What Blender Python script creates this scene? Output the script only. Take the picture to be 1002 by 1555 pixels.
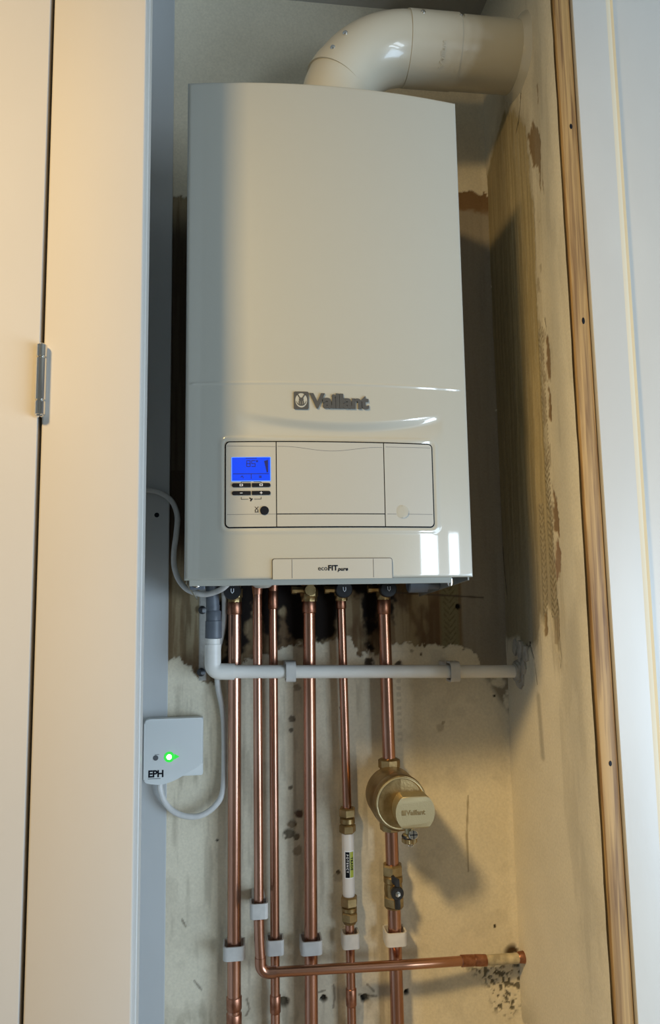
import bpy, bmesh, math, random
import numpy as np
from mathutils import Vector, Matrix

# ---------------------------------------------------------------- scene, camera, world, lights
scn = bpy.context.scene
for o in list(bpy.data.objects): bpy.data.objects.remove(o)
random.seed(4)
# axes: X right along the recess, Y into the wall, Z up; boiler front edge on Y=0, its lower left corner at the origin
CAM_LOC = Vector((0.06568, -0.96365, -0.02165))
fw = Vector((0.13015863, 0.9849352, 0.11384806)); rt = Vector((0.99149318, -0.1292907, -0.01500623)); up = rt.cross(fw)
cd = bpy.data.cameras.new('camera'); cam = bpy.data.objects.new('camera', cd); scn.collection.objects.link(cam)
cam.matrix_world = Matrix(((rt.x, up.x, -fw.x, CAM_LOC.x), (rt.y, up.y, -fw.y, CAM_LOC.y), (rt.z, up.z, -fw.z, CAM_LOC.z), (0, 0, 0, 1)))
cd.sensor_fit = 'VERTICAL'; cd.sensor_height = 36.0; cd.sensor_width = 36.0 * 1002 / 1555
cd.lens = 36.0 * 1100 / 1555; cd.clip_start = 0.01
scn.camera = cam

w = bpy.data.worlds.new('world'); scn.world = w; w.use_nodes = True
w.node_tree.nodes['Background'].inputs[0].default_value = (0.70, 0.74, 0.80, 1)
w.node_tree.nodes['Background'].inputs[1].default_value = 0.20

def area(name, loc, target, sx, sy, power, col, spread=math.pi):
    l = bpy.data.lights.new(name, 'AREA'); l.shape = 'RECTANGLE'; l.size = sx; l.size_y = sy
    l.energy = power; l.color = col; l.spread = spread
    o = bpy.data.objects.new(name, l); scn.collection.objects.link(o); o.location = loc
    d = Vector(target) - Vector(loc); o.rotation_euler = d.to_track_quat('-Z', 'Y').to_euler()
    return o
area('ceiling_lamp', (-0.70, -1.12, 1.08), (0.62, 0.31, -1.35), 0.22, 0.22, 12.2, (1.0, 0.71, 0.33), math.radians(100))
area('side_window', (2.36, -1.25, -0.60), (0.2, 0.1, -0.5), 1.7, 1.3, 78, (0.57, 0.77, 1.0))
area('window_left_pane', (2.02, -3.10, -0.20), (2.02 - 1.62, 0.0, -0.20), 0.26, 1.10, 17, (0.72, 0.86, 1.0))
area('window_right_pane', (2.36, -2.94, -0.20), (2.36 - 1.62, 0.16, -0.20), 0.15, 1.10, 11, (0.72, 0.86, 1.0))

vs = scn.view_settings
vs.view_transform = 'Standard'; vs.look = 'None'; vs.gamma = 1.0; vs.use_curve_mapping = False; vs.exposure = 0.0

# ---------------------------------------------------------------- helpers
C = scn.collection
def link(o, parent=None):
    C.objects.link(o)
    if parent is not None: o.parent = parent
    return o
def wloc(p):
    v = Vector((0, 0, 0))
    while p is not None: v += p.location; p = p.parent
    return v
def thing(name, label, cat, loc, group=None):
    o = bpy.data.objects.new(name, None); C.objects.link(o); o.location = loc; o.empty_display_size = 0.02
    o['label'] = label; o['category'] = cat
    if group: o['group'] = group
    return o
def tag(o, label, cat, group=None):
    o['label'] = label; o['category'] = cat
    if group: o['group'] = group
    return o
def finish(o, ang=35):
    me = o.data
    me.polygons.foreach_set('use_smooth', [True] * len(me.polygons))
    me.set_sharp_from_angle(angle=math.radians(ang))
def obj(name, bm, m, parent=None, ang=35, origin=None):
    """world-space bmesh -> one object under its parent"""
    bmesh.ops.recalc_face_normals(bm, faces=bm.faces)
    off = wloc(parent) if parent is not None else (Vector(origin) if origin else Vector((0, 0, 0)))
    bmesh.ops.translate(bm, verts=bm.verts, vec=-off)
    me = bpy.data.meshes.new(name); bm.to_mesh(me); bm.free()
    o = bpy.data.objects.new(name, me)
    for mm in (m if isinstance(m, (list, tuple)) else [m]): me.materials.append(mm)
    link(o, parent)
    if parent is None: o.location = off
    finish(o, ang)
    return o
def struct(name, bm, m, parent=None, ang=35):
    o = obj(name, bm, m, parent, ang)
    if parent is None: o['kind'] = 'structure'
    return o
def dup(root, loc, label):
    r = root.copy(); C.objects.link(r); r.location = loc; r['label'] = label
    for ch in list(root.children):
        c = ch.copy(); C.objects.link(c); c.parent = r
        for g in ch.children:
            d = g.copy(); C.objects.link(d); d.parent = c
    return r
BM = bmesh.new
def add_box(bm, lo, hi, bev=0.0, seg=2):
    lo = Vector(lo); hi = Vector(hi)
    r = bmesh.ops.create_cube(bm, size=1.0); vs_ = r['verts']
    for v in vs_:
        v.co = Vector((lo[i] + (v.co[i] + 0.5) * (hi[i] - lo[i]) for i in range(3)))
    if bev > 0:
        es = list({e for v in vs_ for e in v.link_edges})
        bmesh.ops.bevel(bm, geom=es, offset=bev, segments=seg, affect='EDGES', profile=0.5)
    return bm
def add_tube(bm, pts, r, n=24, caps=True, phase=0.0):
    pts = [Vector(p) for p in pts]; m = len(pts)
    rr = [r] * m if not isinstance(r, (list, tuple)) else r
    dirs = []
    for i in range(m):
        d = Vector((0, 0, 0)); j = i
        a = i
        while a > 0 and (pts[i] - pts[a - 1]).length < 1e-7: a -= 1
        b = i
        while b < m - 1 and (pts[b + 1] - pts[i]).length < 1e-7: b += 1
        if a > 0: d += (pts[i] - pts[a - 1]).normalized()
        if b < m - 1: d += (pts[b + 1] - pts[i]).normalized()
        dirs.append(d.normalized())
    t = dirs[0]; ref = Vector((0, 1, 0)) if abs(t.y) < 0.9 else Vector((0, 0, 1))
    u = (ref - t * ref.dot(t)).normalized(); rings = []
    for i in range(m):
        t = dirs[i]; u = (u - t * u.dot(t)).normalized(); v = t.cross(u)
        rings.append([bm.verts.new(pts[i] + (u * math.cos(2 * math.pi * k / n + phase) + v * math.sin(2 * math.pi * k / n + phase)) * rr[i]) for k in range(n)])
    for i in range(m - 1):
        for k in range(n):
            bm.faces.new((rings[i][k], rings[i][(k + 1) % n], rings[i + 1][(k + 1) % n], rings[i + 1][k]))
    if caps:
        bm.faces.new(rings[0][::-1]); bm.faces.new(rings[-1])
    return bm
def lathe(bm, origin, axis, prof, n=32, phase=0.0):
    o = Vector(origin); a = Vector(axis).normalized()
    return add_tube(bm, [o + a * t for t, r in prof], [max(r, 1e-5) for t, r in prof], n, True, phase)
def spline(ctrl, per=10):
    P = [Vector(p) for p in ctrl]; P = [P[0] * 2 - P[1]] + P + [P[-1] * 2 - P[-2]]; out = []
    for i in range(1, len(P) - 2):
        for k in range(per):
            t = k / per; a, b, c, d = P[i - 1], P[i], P[i + 1], P[i + 2]
            out.append(0.5 * ((2 * b) + (c - a) * t + (2 * a - 5 * b + 4 * c - d) * t * t + (3 * b - a - 3 * c + d) * t ** 3))
    out.append(P[-2]); return out
def prism(bm, poly, f, bev=0.0):
    """poly of (a,b); f(a,b,t) with t=0 back, t=1 front -> point"""
    A = [bm.verts.new(f(a, b, 0)) for a, b in poly]; B = [bm.verts.new(f(a, b, 1)) for a, b in poly]
    n = len(poly); fs = [bm.faces.new(A[::-1]), bm.faces.new(B)]
    for i in range(n): fs.append(bm.faces.new((A[i], A[(i + 1) % n], B[(i + 1) % n], B[i])))
    if bev > 0:
        es = [e for e in fs[1].edges]
        bmesh.ops.bevel(bm, geom=es, offset=bev, segments=2, affect='EDGES', profile=0.5)
    return bm
def rrect(x0, x1, z0, z1, r, seg=6):
    """rounded rectangle, r may be 4 radii: bl, br, tr, tl"""
    rs = r if isinstance(r, (list, tuple)) else [r] * 4
    cs = [(x0, z0, 180), (x1, z0, 270), (x1, z1, 0), (x0, z1, 90)]; out = []
    for (cx, cz, a0), q in zip(cs, rs):
        if q <= 0: out.append((cx, cz)); continue
        ox = cx + q if cx == x0 else cx - q; oz = cz + q if cz == z0 else cz - q
        for k in range(seg + 1):
            a = math.radians(a0 + 90 * k / seg); out.append((ox + q * math.cos(a), oz + q * math.sin(a)))
    return out
def text_bm(s, size, depth, f, offset=0.0, shear=0.0, spacing=1.0, align='LEFT'):
    """text in the (a, b) plane mapped by f(a, b, d)"""
    cu = bpy.data.curves.new('t', 'FONT'); cu.body = s; cu.size = size; cu.extrude = depth / 2; cu.offset = offset
    cu.shear = shear; cu.space_character = spacing; cu.align_x = align; cu.resolution_u = 4
    o = bpy.data.objects.new('t', cu); C.objects.link(o)
    dg = bpy.context.evaluated_depsgraph_get(); me = bpy.data.meshes.new_from_object(o.evaluated_get(dg))
    bm = bmesh.new(); bm.from_mesh(me)
    for v in bm.verts: v.co = Vector(f(v.co.x, v.co.y, v.co.z + depth / 2))
    bpy.data.objects.remove(o); bpy.data.curves.remove(cu); bpy.data.meshes.remove(me)
    return bm

# ---------------------------------------------------------------- materials
def mat(name, col, rough=0.5, metal=0.0, spec=0.5, noise=0.0, nscale=40, bump=0.0, bscale=150, col2=None, coat=0.0, stretch=(1, 1, 1), detail=4):
    m = bpy.data.materials.new(name); m.use_nodes = True; nt = m.node_tree; b = nt.nodes['Principled BSDF']
    b.inputs['Roughness'].default_value = rough; b.inputs['Metallic'].default_value = metal
    b.inputs['Specular IOR Level'].default_value = spec; b.inputs['Coat Weight'].default_value = coat; b.inputs['Coat Roughness'].default_value = 0.04
    geo = nt.nodes.new('ShaderNodeNewGeometry'); mp = nt.nodes.new('ShaderNodeMapping'); mp.inputs['Scale'].default_value = stretch
    nt.links.new(geo.outputs['Position'], mp.inputs['Vector'])
    if noise > 0 or col2:
        n = nt.nodes.new('ShaderNodeTexNoise'); n.inputs['Scale'].default_value = nscale; n.inputs['Detail'].default_value = detail
        nt.links.new(mp.outputs[0], n.inputs['Vector'])
        cr = nt.nodes.new('ShaderNodeValToRGB'); c2 = col2 or tuple(c * (1 - noise) for c in col)
        cr.color_ramp.elements[0].position = 0.35; cr.color_ramp.elements[1].position = 0.65
        cr.color_ramp.elements[0].color = (*c2, 1); cr.color_ramp.elements[1].color = (*col, 1)
        nt.links.new(n.outputs['Fac'], cr.inputs['Fac']); nt.links.new(cr.outputs[0], b.inputs['Base Color'])
    else:
        b.inputs['Base Color'].default_value = (*col, 1)
    if bump > 0:
        n2 = nt.nodes.new('ShaderNodeTexNoise'); n2.inputs['Scale'].default_value = bscale; n2.inputs['Detail'].default_value = 4
        nt.links.new(mp.outputs[0], n2.inputs['Vector'])
        bp = nt.nodes.new('ShaderNodeBump'); bp.inputs['Strength'].default_value = bump; bp.inputs['Distance'].default_value = 0.001
        nt.links.new(n2.outputs['Fac'], bp.inputs['Height']); nt.links.new(bp.outputs[0], b.inputs['Normal'])
    return m
def emit(name, col, strength, base=(0, 0, 0)):
    m = bpy.data.materials.new(name); m.use_nodes = True; b = m.node_tree.nodes['Principled BSDF']
    b.inputs['Base Color'].default_value = (*base, 1); b.inputs['Emission Color'].default_value = (*col, 1); b.inputs['Emission Strength'].default_value = strength
    b.inputs['Roughness'].default_value = 0.25
    return m
M = dict(
    enamel=mat('boiler_enamel', (0.365, 0.355, 0.30), 0.30, bump=0.06, bscale=420, coat=1.0),
    plastic=mat('boiler_plastic', (0.355, 0.345, 0.30), 0.38, bump=0.05, bscale=500),
    gasket=mat('dark_gap', (0.006, 0.007, 0.009), 0.7, spec=0.05),
    logo=mat('logo_metal', (0.13, 0.125, 0.115), 0.30, metal=0.6),
    black=mat('black_print', (0.006, 0.007, 0.011), 0.5, spec=0.15),
    blackpl=mat('black_plastic', (0.012, 0.012, 0.013), 0.35),
    greyprint=mat('grey_print', (0.10, 0.105, 0.11), 0.6, spec=0.2),
    whiteprint=mat('white_print', (0.75, 0.77, 0.8), 0.5),
    flue=mat('flue_plastic', (0.56, 0.52, 0.41), 0.28, coat=0.4),
    copper=mat('copper', (0.54, 0.295, 0.21), 0.27, metal=1.0, col2=(0.40, 0.20, 0.13), nscale=14, stretch=(3, 3, 0.6), bump=0.06, bscale=60),
    copper_h=mat('copper_level', (0.54, 0.29, 0.19), 0.27, metal=1.0, col2=(0.42, 0.20, 0.12), nscale=14, stretch=(0.6, 3, 3)),
    copper_dull=mat('copper_dull', (0.46, 0.22, 0.14), 0.38, metal=1.0, col2=(0.28, 0.12, 0.07), nscale=90),
    brass=mat('brass', (0.36, 0.26, 0.12), 0.38, metal=0.9, col2=(0.24, 0.165, 0.07), nscale=60, bump=0.2, bscale=300),
    brass_new=mat('brass_cap', (0.48, 0.41, 0.24), 0.36, metal=0.75, bump=0.15, bscale=500),
    chrome=mat('chrome', (0.75, 0.74, 0.70), 0.12, metal=1.0),
    clip=mat('clip_plastic', (0.58, 0.56, 0.52), 0.45, noise=0.12, nscale=60),
    waste=mat('waste_plastic', (0.80, 0.775, 0.71), 0.40, noise=0.10, nscale=30, stretch=(0.5, 1, 2)),
    greypl=mat('grey_plastic', (0.11, 0.125, 0.145), 0.45, noise=0.2, nscale=50),
    collar=mat('old_filler', (0.44, 0.41, 0.35), 0.8, noise=0.25, nscale=120, bump=0.6, bscale=200),
    cable=mat('cable_sheath', (0.62, 0.61, 0.58), 0.42, noise=0.1, nscale=80),
    box=mat('receiver_plastic', (0.66, 0.68, 0.66), 0.42),
    tubew=mat('white_tube', (0.66, 0.64, 0.61), 0.35),
    green=mat('green_print', (0.34, 0.40, 0.04), 0.5),
    door=mat('cream_paint', (0.45, 0.41, 0.355), 0.60, spec=0.25, noise=0.035, nscale=7, bump=0.12, bscale=90, stretch=(1, 1, 0.5)),
    white=mat('white_gloss_paint', (0.52, 0.50, 0.455), 0.35, noise=0.06, nscale=9, bump=0.15, bscale=80, stretch=(1, 1, 0.4)),
    bead=mat('bead_warm_glow', (0.66, 0.46, 0.25), 0.85, spec=0.08, noise=0.12, nscale=12, stretch=(1, 1, 0.3)),  # warm light caught by the rounded edge, put into its colour
    bead_light=mat('bead_glow_fade', (0.62, 0.53, 0.38), 0.7, spec=0.15),  # paler start of the same warm light, also painted in
    paintend=mat('yellowed_pipe_paint', (0.58, 0.50, 0.34), 0.5, noise=0.45, nscale=55),
    board=mat('board_paint', (0.50, 0.51, 0.50), 0.40, noise=0.10, nscale=8, stretch=(1, 1, 0.3)),
    lcd=emit('lcd_blue', (0.01, 0.07, 1.0), 0.85, (0.0, 0.01, 0.1)),
    lcdrim=emit('lcd_rim', (0.10, 0.28, 1.0), 1.3, (0.0, 0.01, 0.1)),
    lcdseg=mat('lcd_segment', (0.004, 0.01, 0.12), 0.4),
    led=emit('led_green', (0.45, 1.0, 0.45), 9.0),
    ledring=emit('led_green_ring', (0.03, 0.75, 0.06), 0.9, (0.02, 0.2, 0.03)),
    room=mat('room_paint', (0.42, 0.40, 0.36), 0.7),
    floor=mat('floor_tan', (0.30, 0.24, 0.17), 0.5),
)
def wood():
    m = bpy.data.materials.new('pine'); m.use_nodes = True; nt = m.node_tree; b = nt.nodes['Principled BSDF']; b.inputs['Roughness'].default_value = 0.6
    g = nt.nodes.new('ShaderNodeNewGeometry'); mp = nt.nodes.new('ShaderNodeMapping'); mp.inputs['Scale'].default_value = (1, 1, 0.035)
    n = nt.nodes.new('ShaderNodeTexNoise'); n.inputs['Scale'].default_value = 170; n.inputs['Detail'].default_value = 6; n.inputs['Distortion'].default_value = 0.6
    cr = nt.nodes.new('ShaderNodeValToRGB'); e = cr.color_ramp.elements
    e[0].position = 0.3; e[0].color = (0.15, 0.072, 0.024, 1); e[1].position = 0.62; e[1].color = (0.44, 0.27, 0.10, 1)
    nt.links.new(g.outputs['Position'], mp.inputs[0]); nt.links.new(mp.outputs[0], n.inputs['Vector']); nt.links.new(n.outputs['Fac'], cr.inputs[0]); nt.links.new(cr.outputs[0], b.inputs['Base Color'])
    return m
M['pine'] = wood()
def wallmat():
    m = bpy.data.materials.new('painted_plaster'); m.use_nodes = True; nt = m.node_tree; b = nt.nodes['Principled BSDF']
    b.inputs['Roughness'].default_value = 0.75; b.inputs['Specular IOR Level'].default_value = 0.15
    a = nt.nodes.new('ShaderNodeVertexColor'); a.layer_name = 'albedo'
    g = nt.nodes.new('ShaderNodeNewGeometry')
    n = nt.nodes.new('ShaderNodeTexNoise'); n.inputs['Scale'].default_value = 260; n.inputs['Detail'].default_value = 5
    nt.links.new(g.outputs['Position'], n.inputs['Vector'])
    mr = nt.nodes.new('ShaderNodeMapRange'); mr.inputs['To Min'].default_value = 0.84; mr.inputs['To Max'].default_value = 1.14
    nt.links.new(n.outputs['Fac'], mr.inputs['Value'])
    vm = nt.nodes.new('ShaderNodeVectorMath'); vm.operation = 'SCALE'
    nt.links.new(a.outputs[0], vm.inputs[0]); nt.links.new(mr.outputs[0], vm.inputs['Scale']); nt.links.new(vm.outputs[0], b.inputs['Base Color'])
    bp = nt.nodes.new('ShaderNodeBump'); bp.inputs['Strength'].default_value = 0.35; bp.inputs['Distance'].default_value = 0.001
    nt.links.new(n.outputs['Fac'], bp.inputs['Height']); nt.links.new(bp.outputs[0], b.inputs['Normal'])
    return m
M['wall'] = wallmat()

# ---------------------------------------------------------------- numpy fields for worn plaster
rng = np.random.RandomState(7); LAT = rng.rand(256, 256)
def vnoise(x, y):
    xi = np.floor(x).astype(int); yi = np.floor(y).astype(int); fx = x - xi; fy = y - yi
    fx = fx * fx * (3 - 2 * fx); fy = fy * fy * (3 - 2 * fy)
    g = lambda i, j: LAT[i % 256, j % 256]
    return (g(xi, yi) * (1 - fx) + g(xi + 1, yi) * fx) * (1 - fy) + (g(xi, yi + 1) * (1 - fx) + g(xi + 1, yi + 1) * fx) * fy
def fbm(x, y, o=4):
    s = 0; a = 0.5
    for k in range(o): s = s + a * vnoise(x * 2 ** k + 17 * k, y * 2 ** k + 31 * k); a *= 0.5
    return s / (1 - 0.5 ** o)
def sdpoly(X, Z, poly):
    """signed distance, positive inside"""
    d = np.full(X.shape, 1e9); ins = np.zeros(X.shape, bool); n = len(poly)
    for i in range(n):
        ax, az = poly[i]; bx, bz = poly[(i + 1) % n]; ex, ez = bx - ax, bz - az
        t = np.clip(((X - ax) * ex + (Z - az) * ez) / (ex * ex + ez * ez + 1e-12), 0, 1)
        d = np.minimum(d, np.hypot(X - ax - t * ex, Z - az - t * ez))
        if abs(ez) > 1e-9:
            c = ((az > Z) != (bz > Z)) & (X < ex * (Z - az) / ez + ax); ins ^= c
    return np.where(ins, d, -d)
def sm(v, a, b):
    t = np.clip((v - a) / (b - a), 0, 1); return t * t * (3 - 2 * t)
def blend(col, c2, m):
    return col * (1 - m[..., None]) + np.array(c2) * m[..., None]
def seg_d(X, Z, pts):
    d = np.full(X.shape, 1e9)
    for (ax, az), (bx, bz) in zip(pts[:-1], pts[1:]):
        ex, ez = bx - ax, bz - az; t = np.clip(((X - ax) * ex + (Z - az) * ez) / (ex * ex + ez * ez + 1e-12), 0, 1)
        d = np.minimum(d, np.hypot(X - ax - t * ex, Z - az - t * ez))
    return d
def grid_obj(name, P, col, m):
    nz, nx = P.shape[:2]; me = bpy.data.meshes.new(name)
    idx = np.arange(nz * nx).reshape(nz, nx)
    q = np.stack([idx[:-1, :-1], idx[:-1, 1:], idx[1:, 1:], idx[1:, :-1]], -1).reshape(-1, 4)
    me.vertices.add(nz * nx); me.vertices.foreach_set('co', P.reshape(-1).astype(np.float32))
    me.loops.add(q.size); me.loops.foreach_set('vertex_index', q.reshape(-1).astype(np.int32))
    me.polygons.add(len(q)); me.polygons.foreach_set('loop_start', (np.arange(len(q)) * 4).astype(np.int32))
    me.update(calc_edges=True); me.validate()
    me.polygons.foreach_set('use_smooth', np.ones(len(q), bool))
    if col is not None:
        a = me.color_attributes.new('albedo', 'FLOAT_COLOR', 'POINT')
        c4 = np.ones((nz * nx, 4), np.float32); c4[:, :3] = np.clip(col.reshape(-1, 3), 0.003, 0.9); a.data.foreach_set('color', c4.reshape(-1))
    me.materials.append(m); o = bpy.data.objects.new(name, me); C.objects.link(o); return o

PAINT = (0.68, 0.615, 0.47)
ZB, ZT = -1.40, 1.12          # bottom and top of the built recess
YW = 0.31                      # back wall plane
XR = 0.55                      # right wall plane
def back_wall():
    xs = np.arange(-0.13, XR + 0.003, 0.002); zs = np.arange(ZB, ZT + 0.002, 0.002)
    X, Z = np.meshgrid(xs, zs); n1 = fbm(X * 60, Z * 60); n2 = fbm(X * 220, Z * 220, 3); nv = fbm(X * 160, Z * 9, 4); nb = fbm(X * 14, Z * 14)
    col = np.ones(X.shape + (3,)) * np.array(PAINT); col *= (0.93 + 0.14 * nb)[..., None]
    D = np.zeros(X.shape)
    # bare plaster where an older heater hung
    poly = [(-0.14, -0.128), (-0.03, -0.124), (-0.008, -0.139), (0.006, -0.165), (0.03, -0.170), (0.06, -0.150), (0.10, -0.125), (0.143, -0.1126), (0.177, -0.108), (0.218, -0.103),
            (0.264, -0.098), (0.283, -0.135), (0.300, -0.112), (0.315, -0.140), (0.33, -0.118), (0.347, -0.1095), (0.455, -0.1143), (0.497, -0.133), (0.500, -0.160), (0.56, -0.168),
            (0.56, 0.74), (0.52, 0.752), (0.30, 0.735), (0.10, 0.715), (-0.14, 0.700)]
    sd = sdpoly(X, Z, poly) + (n1 - 0.5) * 0.020 + (n2 - 0.5) * 0.010
    bare = sm(sd, -0.001, 0.0015)
    bc = np.ones(col.shape) * np.array((0.31, 0.245, 0.145)); bc = blend(bc, (0.20, 0.14, 0.075), sm(nv, 0.42, 0.62))
    # greyer skim at the right of the tape, greenish tape, dark brown stain left of it
    bc = blend(bc, (0.29, 0.255, 0.20), sm(X, 0.468, 0.474) * 0.85)
    tape = sm(X, 0.430, 0.434) * (1 - sm(X, 0.463, 0.467))
    bc = blend(bc, (0.20, 0.18, 0.095), tape * 0.8)
    chev = (np.abs(((Z - np.abs(X - 0.4485) * 1.2) / 0.011) % 1 - 0.5) < 0.17) & (X > 0.438) & (X < 0.460)
    bc = blend(bc, (0.11, 0.09, 0.045), chev * 0.6)
    bc = blend(bc, (0.12, 0.07, 0.035), sm(fbm(X * 25 + 3, Z * 12), 0.46, 0.62) * (X < 0.43) * (Z < 0.2) * 0.8)
    shaded_brick = sdpoly(X, Z, [(0.040, 0.10), (0.045, -0.14), (0.085, -0.118), (0.100, -0.02), (0.128, -0.10), (0.138, -0.105), (0.150, -0.04), (0.158, -0.10), (0.185, -0.103),
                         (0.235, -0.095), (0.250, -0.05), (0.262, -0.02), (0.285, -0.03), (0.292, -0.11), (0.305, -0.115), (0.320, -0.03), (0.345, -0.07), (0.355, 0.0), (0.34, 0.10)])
    bc = blend(bc, (0.012, 0.008, 0.006), sm(shaded_brick + (n1 - 0.5) * 0.03, -0.004, 0.006))  # boiler's shadow over dark bare brick, both put into the colour
    bc = blend(bc, (0.035, 0.022, 0.014), (1 - sm(X, 0.01, 0.06)) * sm(Z, 0.02, 0.10) * (1 - sm(Z, 0.62, 0.69)) * 0.85)  # bare plaster left of the boiler, its shade painted into the brown
    bc = blend(bc, (0.19, 0.115, 0.055), sm(Z + (n1 - 0.5) * 0.02, 0.704, 0.716) * (X > 0.3))
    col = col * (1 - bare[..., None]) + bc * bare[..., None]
    D += bare * (0.0016 + (n1 - 0.5) * 0.0012)
    # thin painted strip of filler at the left, beside the waste
    st = (X > 0.0054) & (X < 0.0165) & (Z < -0.004) & (Z > -0.162); col = blend(col, (0.36, 0.35, 0.32), st * 0.9); D -= st * 0.002
    # stains, scuffs and holes
    def spot(x, z, r, c, k=1.0, dep=0.0, rx=None):
        d = np.hypot((X - x) / ((rx or r) / r), Z - z) + (n2 - 0.5) * r * 0.9
        mk = 1 - sm(d, r * 0.7, r * 1.1); return mk * k, c, mk * dep
    sp = [(0.4645, -0.0456, 0.0055, (0.008, 0.006, 0.005), 1, 0.006), (0.351, -0.687, 0.005, (0.01, 0.008, 0.006), 1, 0.005), (0.2108, -0.684, 0.0055, (0.01, 0.008, 0.006), 1, 0.006),
          (0.279, -0.690, 0.0065, (0.01, 0.008, 0.006), 1, 0.006), (0.1455, -0.684, 0.008, (0.02, 0.013, 0.008), 1, 0.006), (0.2390, -0.4877, 0.004, (0.03, 0.02, 0.012), 1, 0.002),
          (0.2385, -0.495, 0.009, (0.26, 0.22, 0.16), 0.5, 0), (0.2493, -0.216, 0.004, (0.02, 0.012, 0.01), 1, 0.003), (0.509, -0.592, 0.0028, (0.03, 0.02, 0.01), 1, 0), (0.525, -0.205, 0.003, (0.02, 0.015, 0.01), 1, 0),
          (0.0365, -0.424, 0.0026, (0.02, 0.02, 0.02), 1, 0), (0.1630, -0.232, 0.006, (0.13, 0.10, 0.07), 0.9, 0), (0.1610, -0.250, 0.004, (0.10, 0.08, 0.06), 0.9, 0), (0.1720, -0.180, 0.007, (0.22, 0.17, 0.12), 0.7, 0),
          (0.1600, -0.345, 0.0045, (0.12, 0.09, 0.06), 0.9, 0), (0.1735, -0.388, 0.008, (0.09, 0.035, 0.018), 0.95, -0.003), (0.1620, -0.405, 0.008, (0.16, 0.11, 0.06), 0.95, -0.003),
          (0.1560, -0.420, 0.009, (0.07, 0.055, 0.03), 0.95, -0.003), (0.1680, -0.426, 0.006, (0.13, 0.10, 0.06), 0.9, -0.002), (0.1700, -0.448, 0.008, (0.25, 0.19, 0.12), 0.7, 0),
          (0.4230, -0.2560, 0.008, (0.30, 0.24, 0.15), 0.5, 0), (0.4300, -0.2480, 0.003, (0.22, 0.17, 0.1), 0.6, 0), (0.3930, -0.128, 0.003, (0.12, 0.09, 0.06), 0.9, 0.001), (0.3760, -0.122, 0.004, (0.25, 0.2, 0.13), 0.7, 0),
          (0.458, -0.150, 0.006, (0.02, 0.015, 0.01), 0.9, 0.003), (0.352, -0.150, 0.010, (0.02, 0.015, 0.01), 0.9, 0.003), (0.298, -0.142, 0.010, (0.02, 0.015, 0.01), 0.9, 0.003)]
    for s_ in sp:
        k, c, dp = spot(*s_[:3], s_[3], s_[4], s_[5]); col = blend(col, c, k); D += dp
    # mould and broken plaster round the lower right pipe, crack below the waste outlet
    mo = sdpoly(X, Z, [(0.45, -0.655), (0.53, -0.640), (0.56, -0.645), (0.56, -0.72), (0.53, -0.745), (0.50, -0.73), (0.49, -0.69)])
    k = sm(mo, -0.005, 0.012) * sm(fbm(X * 190, Z * 190), 0.50, 0.62); col = blend(col, (0.045, 0.038, 0.02), k * 0.85); D += k * 0.0015
    k = sm(0.02 - np.hypot((X - 0.540) , (Z + 0.640)), 0, 0.012) * sm(n1, 0.40, 0.5); col = blend(col, (0.06, 0.035, 0.015), k); D += k * 0.003
    k = sm(sdpoly(X, Z, [(0.50, -0.162), (0.56, -0.165), (0.56, -0.25), (0.535, -0.22)]), -0.004, 0.01) * sm(n1, 0.42, 0.58); col = blend(col, (0.14, 0.11, 0.075), k * 0.75)
    # general grime: behind the pipes, streaks, brush marks
    gr = sm(fbm(X * 90 + 5, Z * 10), 0.55, 0.75) * (Z < -0.12) * (X < 0.33) * 0.35; col = blend(col, (0.24, 0.20, 0.14), gr)
    gr = sm(fbm(X * 26 + 9, Z * 26), 0.55, 0.72) * (Z < -0.12) * 0.16; col = blend(col, (0.30, 0.26, 0.19), gr)
    gr = sm(-Z, 0.62, 0.74) * (1 - sm(-Z, 0.8, 1.0) * 0.5) * sm(fbm(X * 45, Z * 22 + 4), 0.45, 0.65) * (X < 0.34) * 0.4; col = blend(col, (0.25, 0.21, 0.13), gr)
    # pencil level line, a fallen bit of tape edge by the last pipe, scratches
    ln = seg_d(X, Z, [(0.345, -0.0185), (0.512, -0.0305)]); col = blend(col, (0.09, 0.07, 0.05), 1 - sm(ln, 0.0006, 0.0022))
    ln = seg_d(X, Z, [(0.4700, -0.375), (0.4650, -0.44), (0.4660, -0.50)]) ; col = blend(col, (0.22, 0.17, 0.09), (1 - sm(ln, 0.0008, 0.0022)) * 0.7)
    dots = (np.abs(X - 0.351) < 0.0032) & (((Z * 90) % 1) < 0.55) & (Z < -0.15) & (Z > -0.28); col = blend(col, (0.20, 0.17, 0.13), dots * 0.25)
    for c0 in [[(0.195 + 0.004, -0.675), (0.214, -0.672)], [(0.228, -0.665), (0.2295, -0.682), (0.227, -0.700)], [(0.270, -0.683), (0.300, -0.688)], [(0.284, -0.668), (0.296, -0.680)], [(0.085, -0.675), (0.089, -0.69), (0.084, -0.70)], [(-0.02, -0.545), (-0.014, -0.556)], [(0.012, -0.655), (0.0, -0.64)]]:
        col = blend(col, (0.12, 0.09, 0.06), (1 - sm(seg_d(X, Z, c0) + (n2 - 0.5) * 0.002, 0.0006, 0.0024)) * 0.7)
    D += (nb - 0.5) * 0.0016 + (fbm(X * 30, Z * 30) - 0.5) * 0.0008
    D += sm(X, XR - 0.012, XR + 0.004) * -0.002
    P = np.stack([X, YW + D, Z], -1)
    o = grid_obj('wall_back', P, col, M['wall']); o['kind'] = 'structure'; return o
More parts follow.
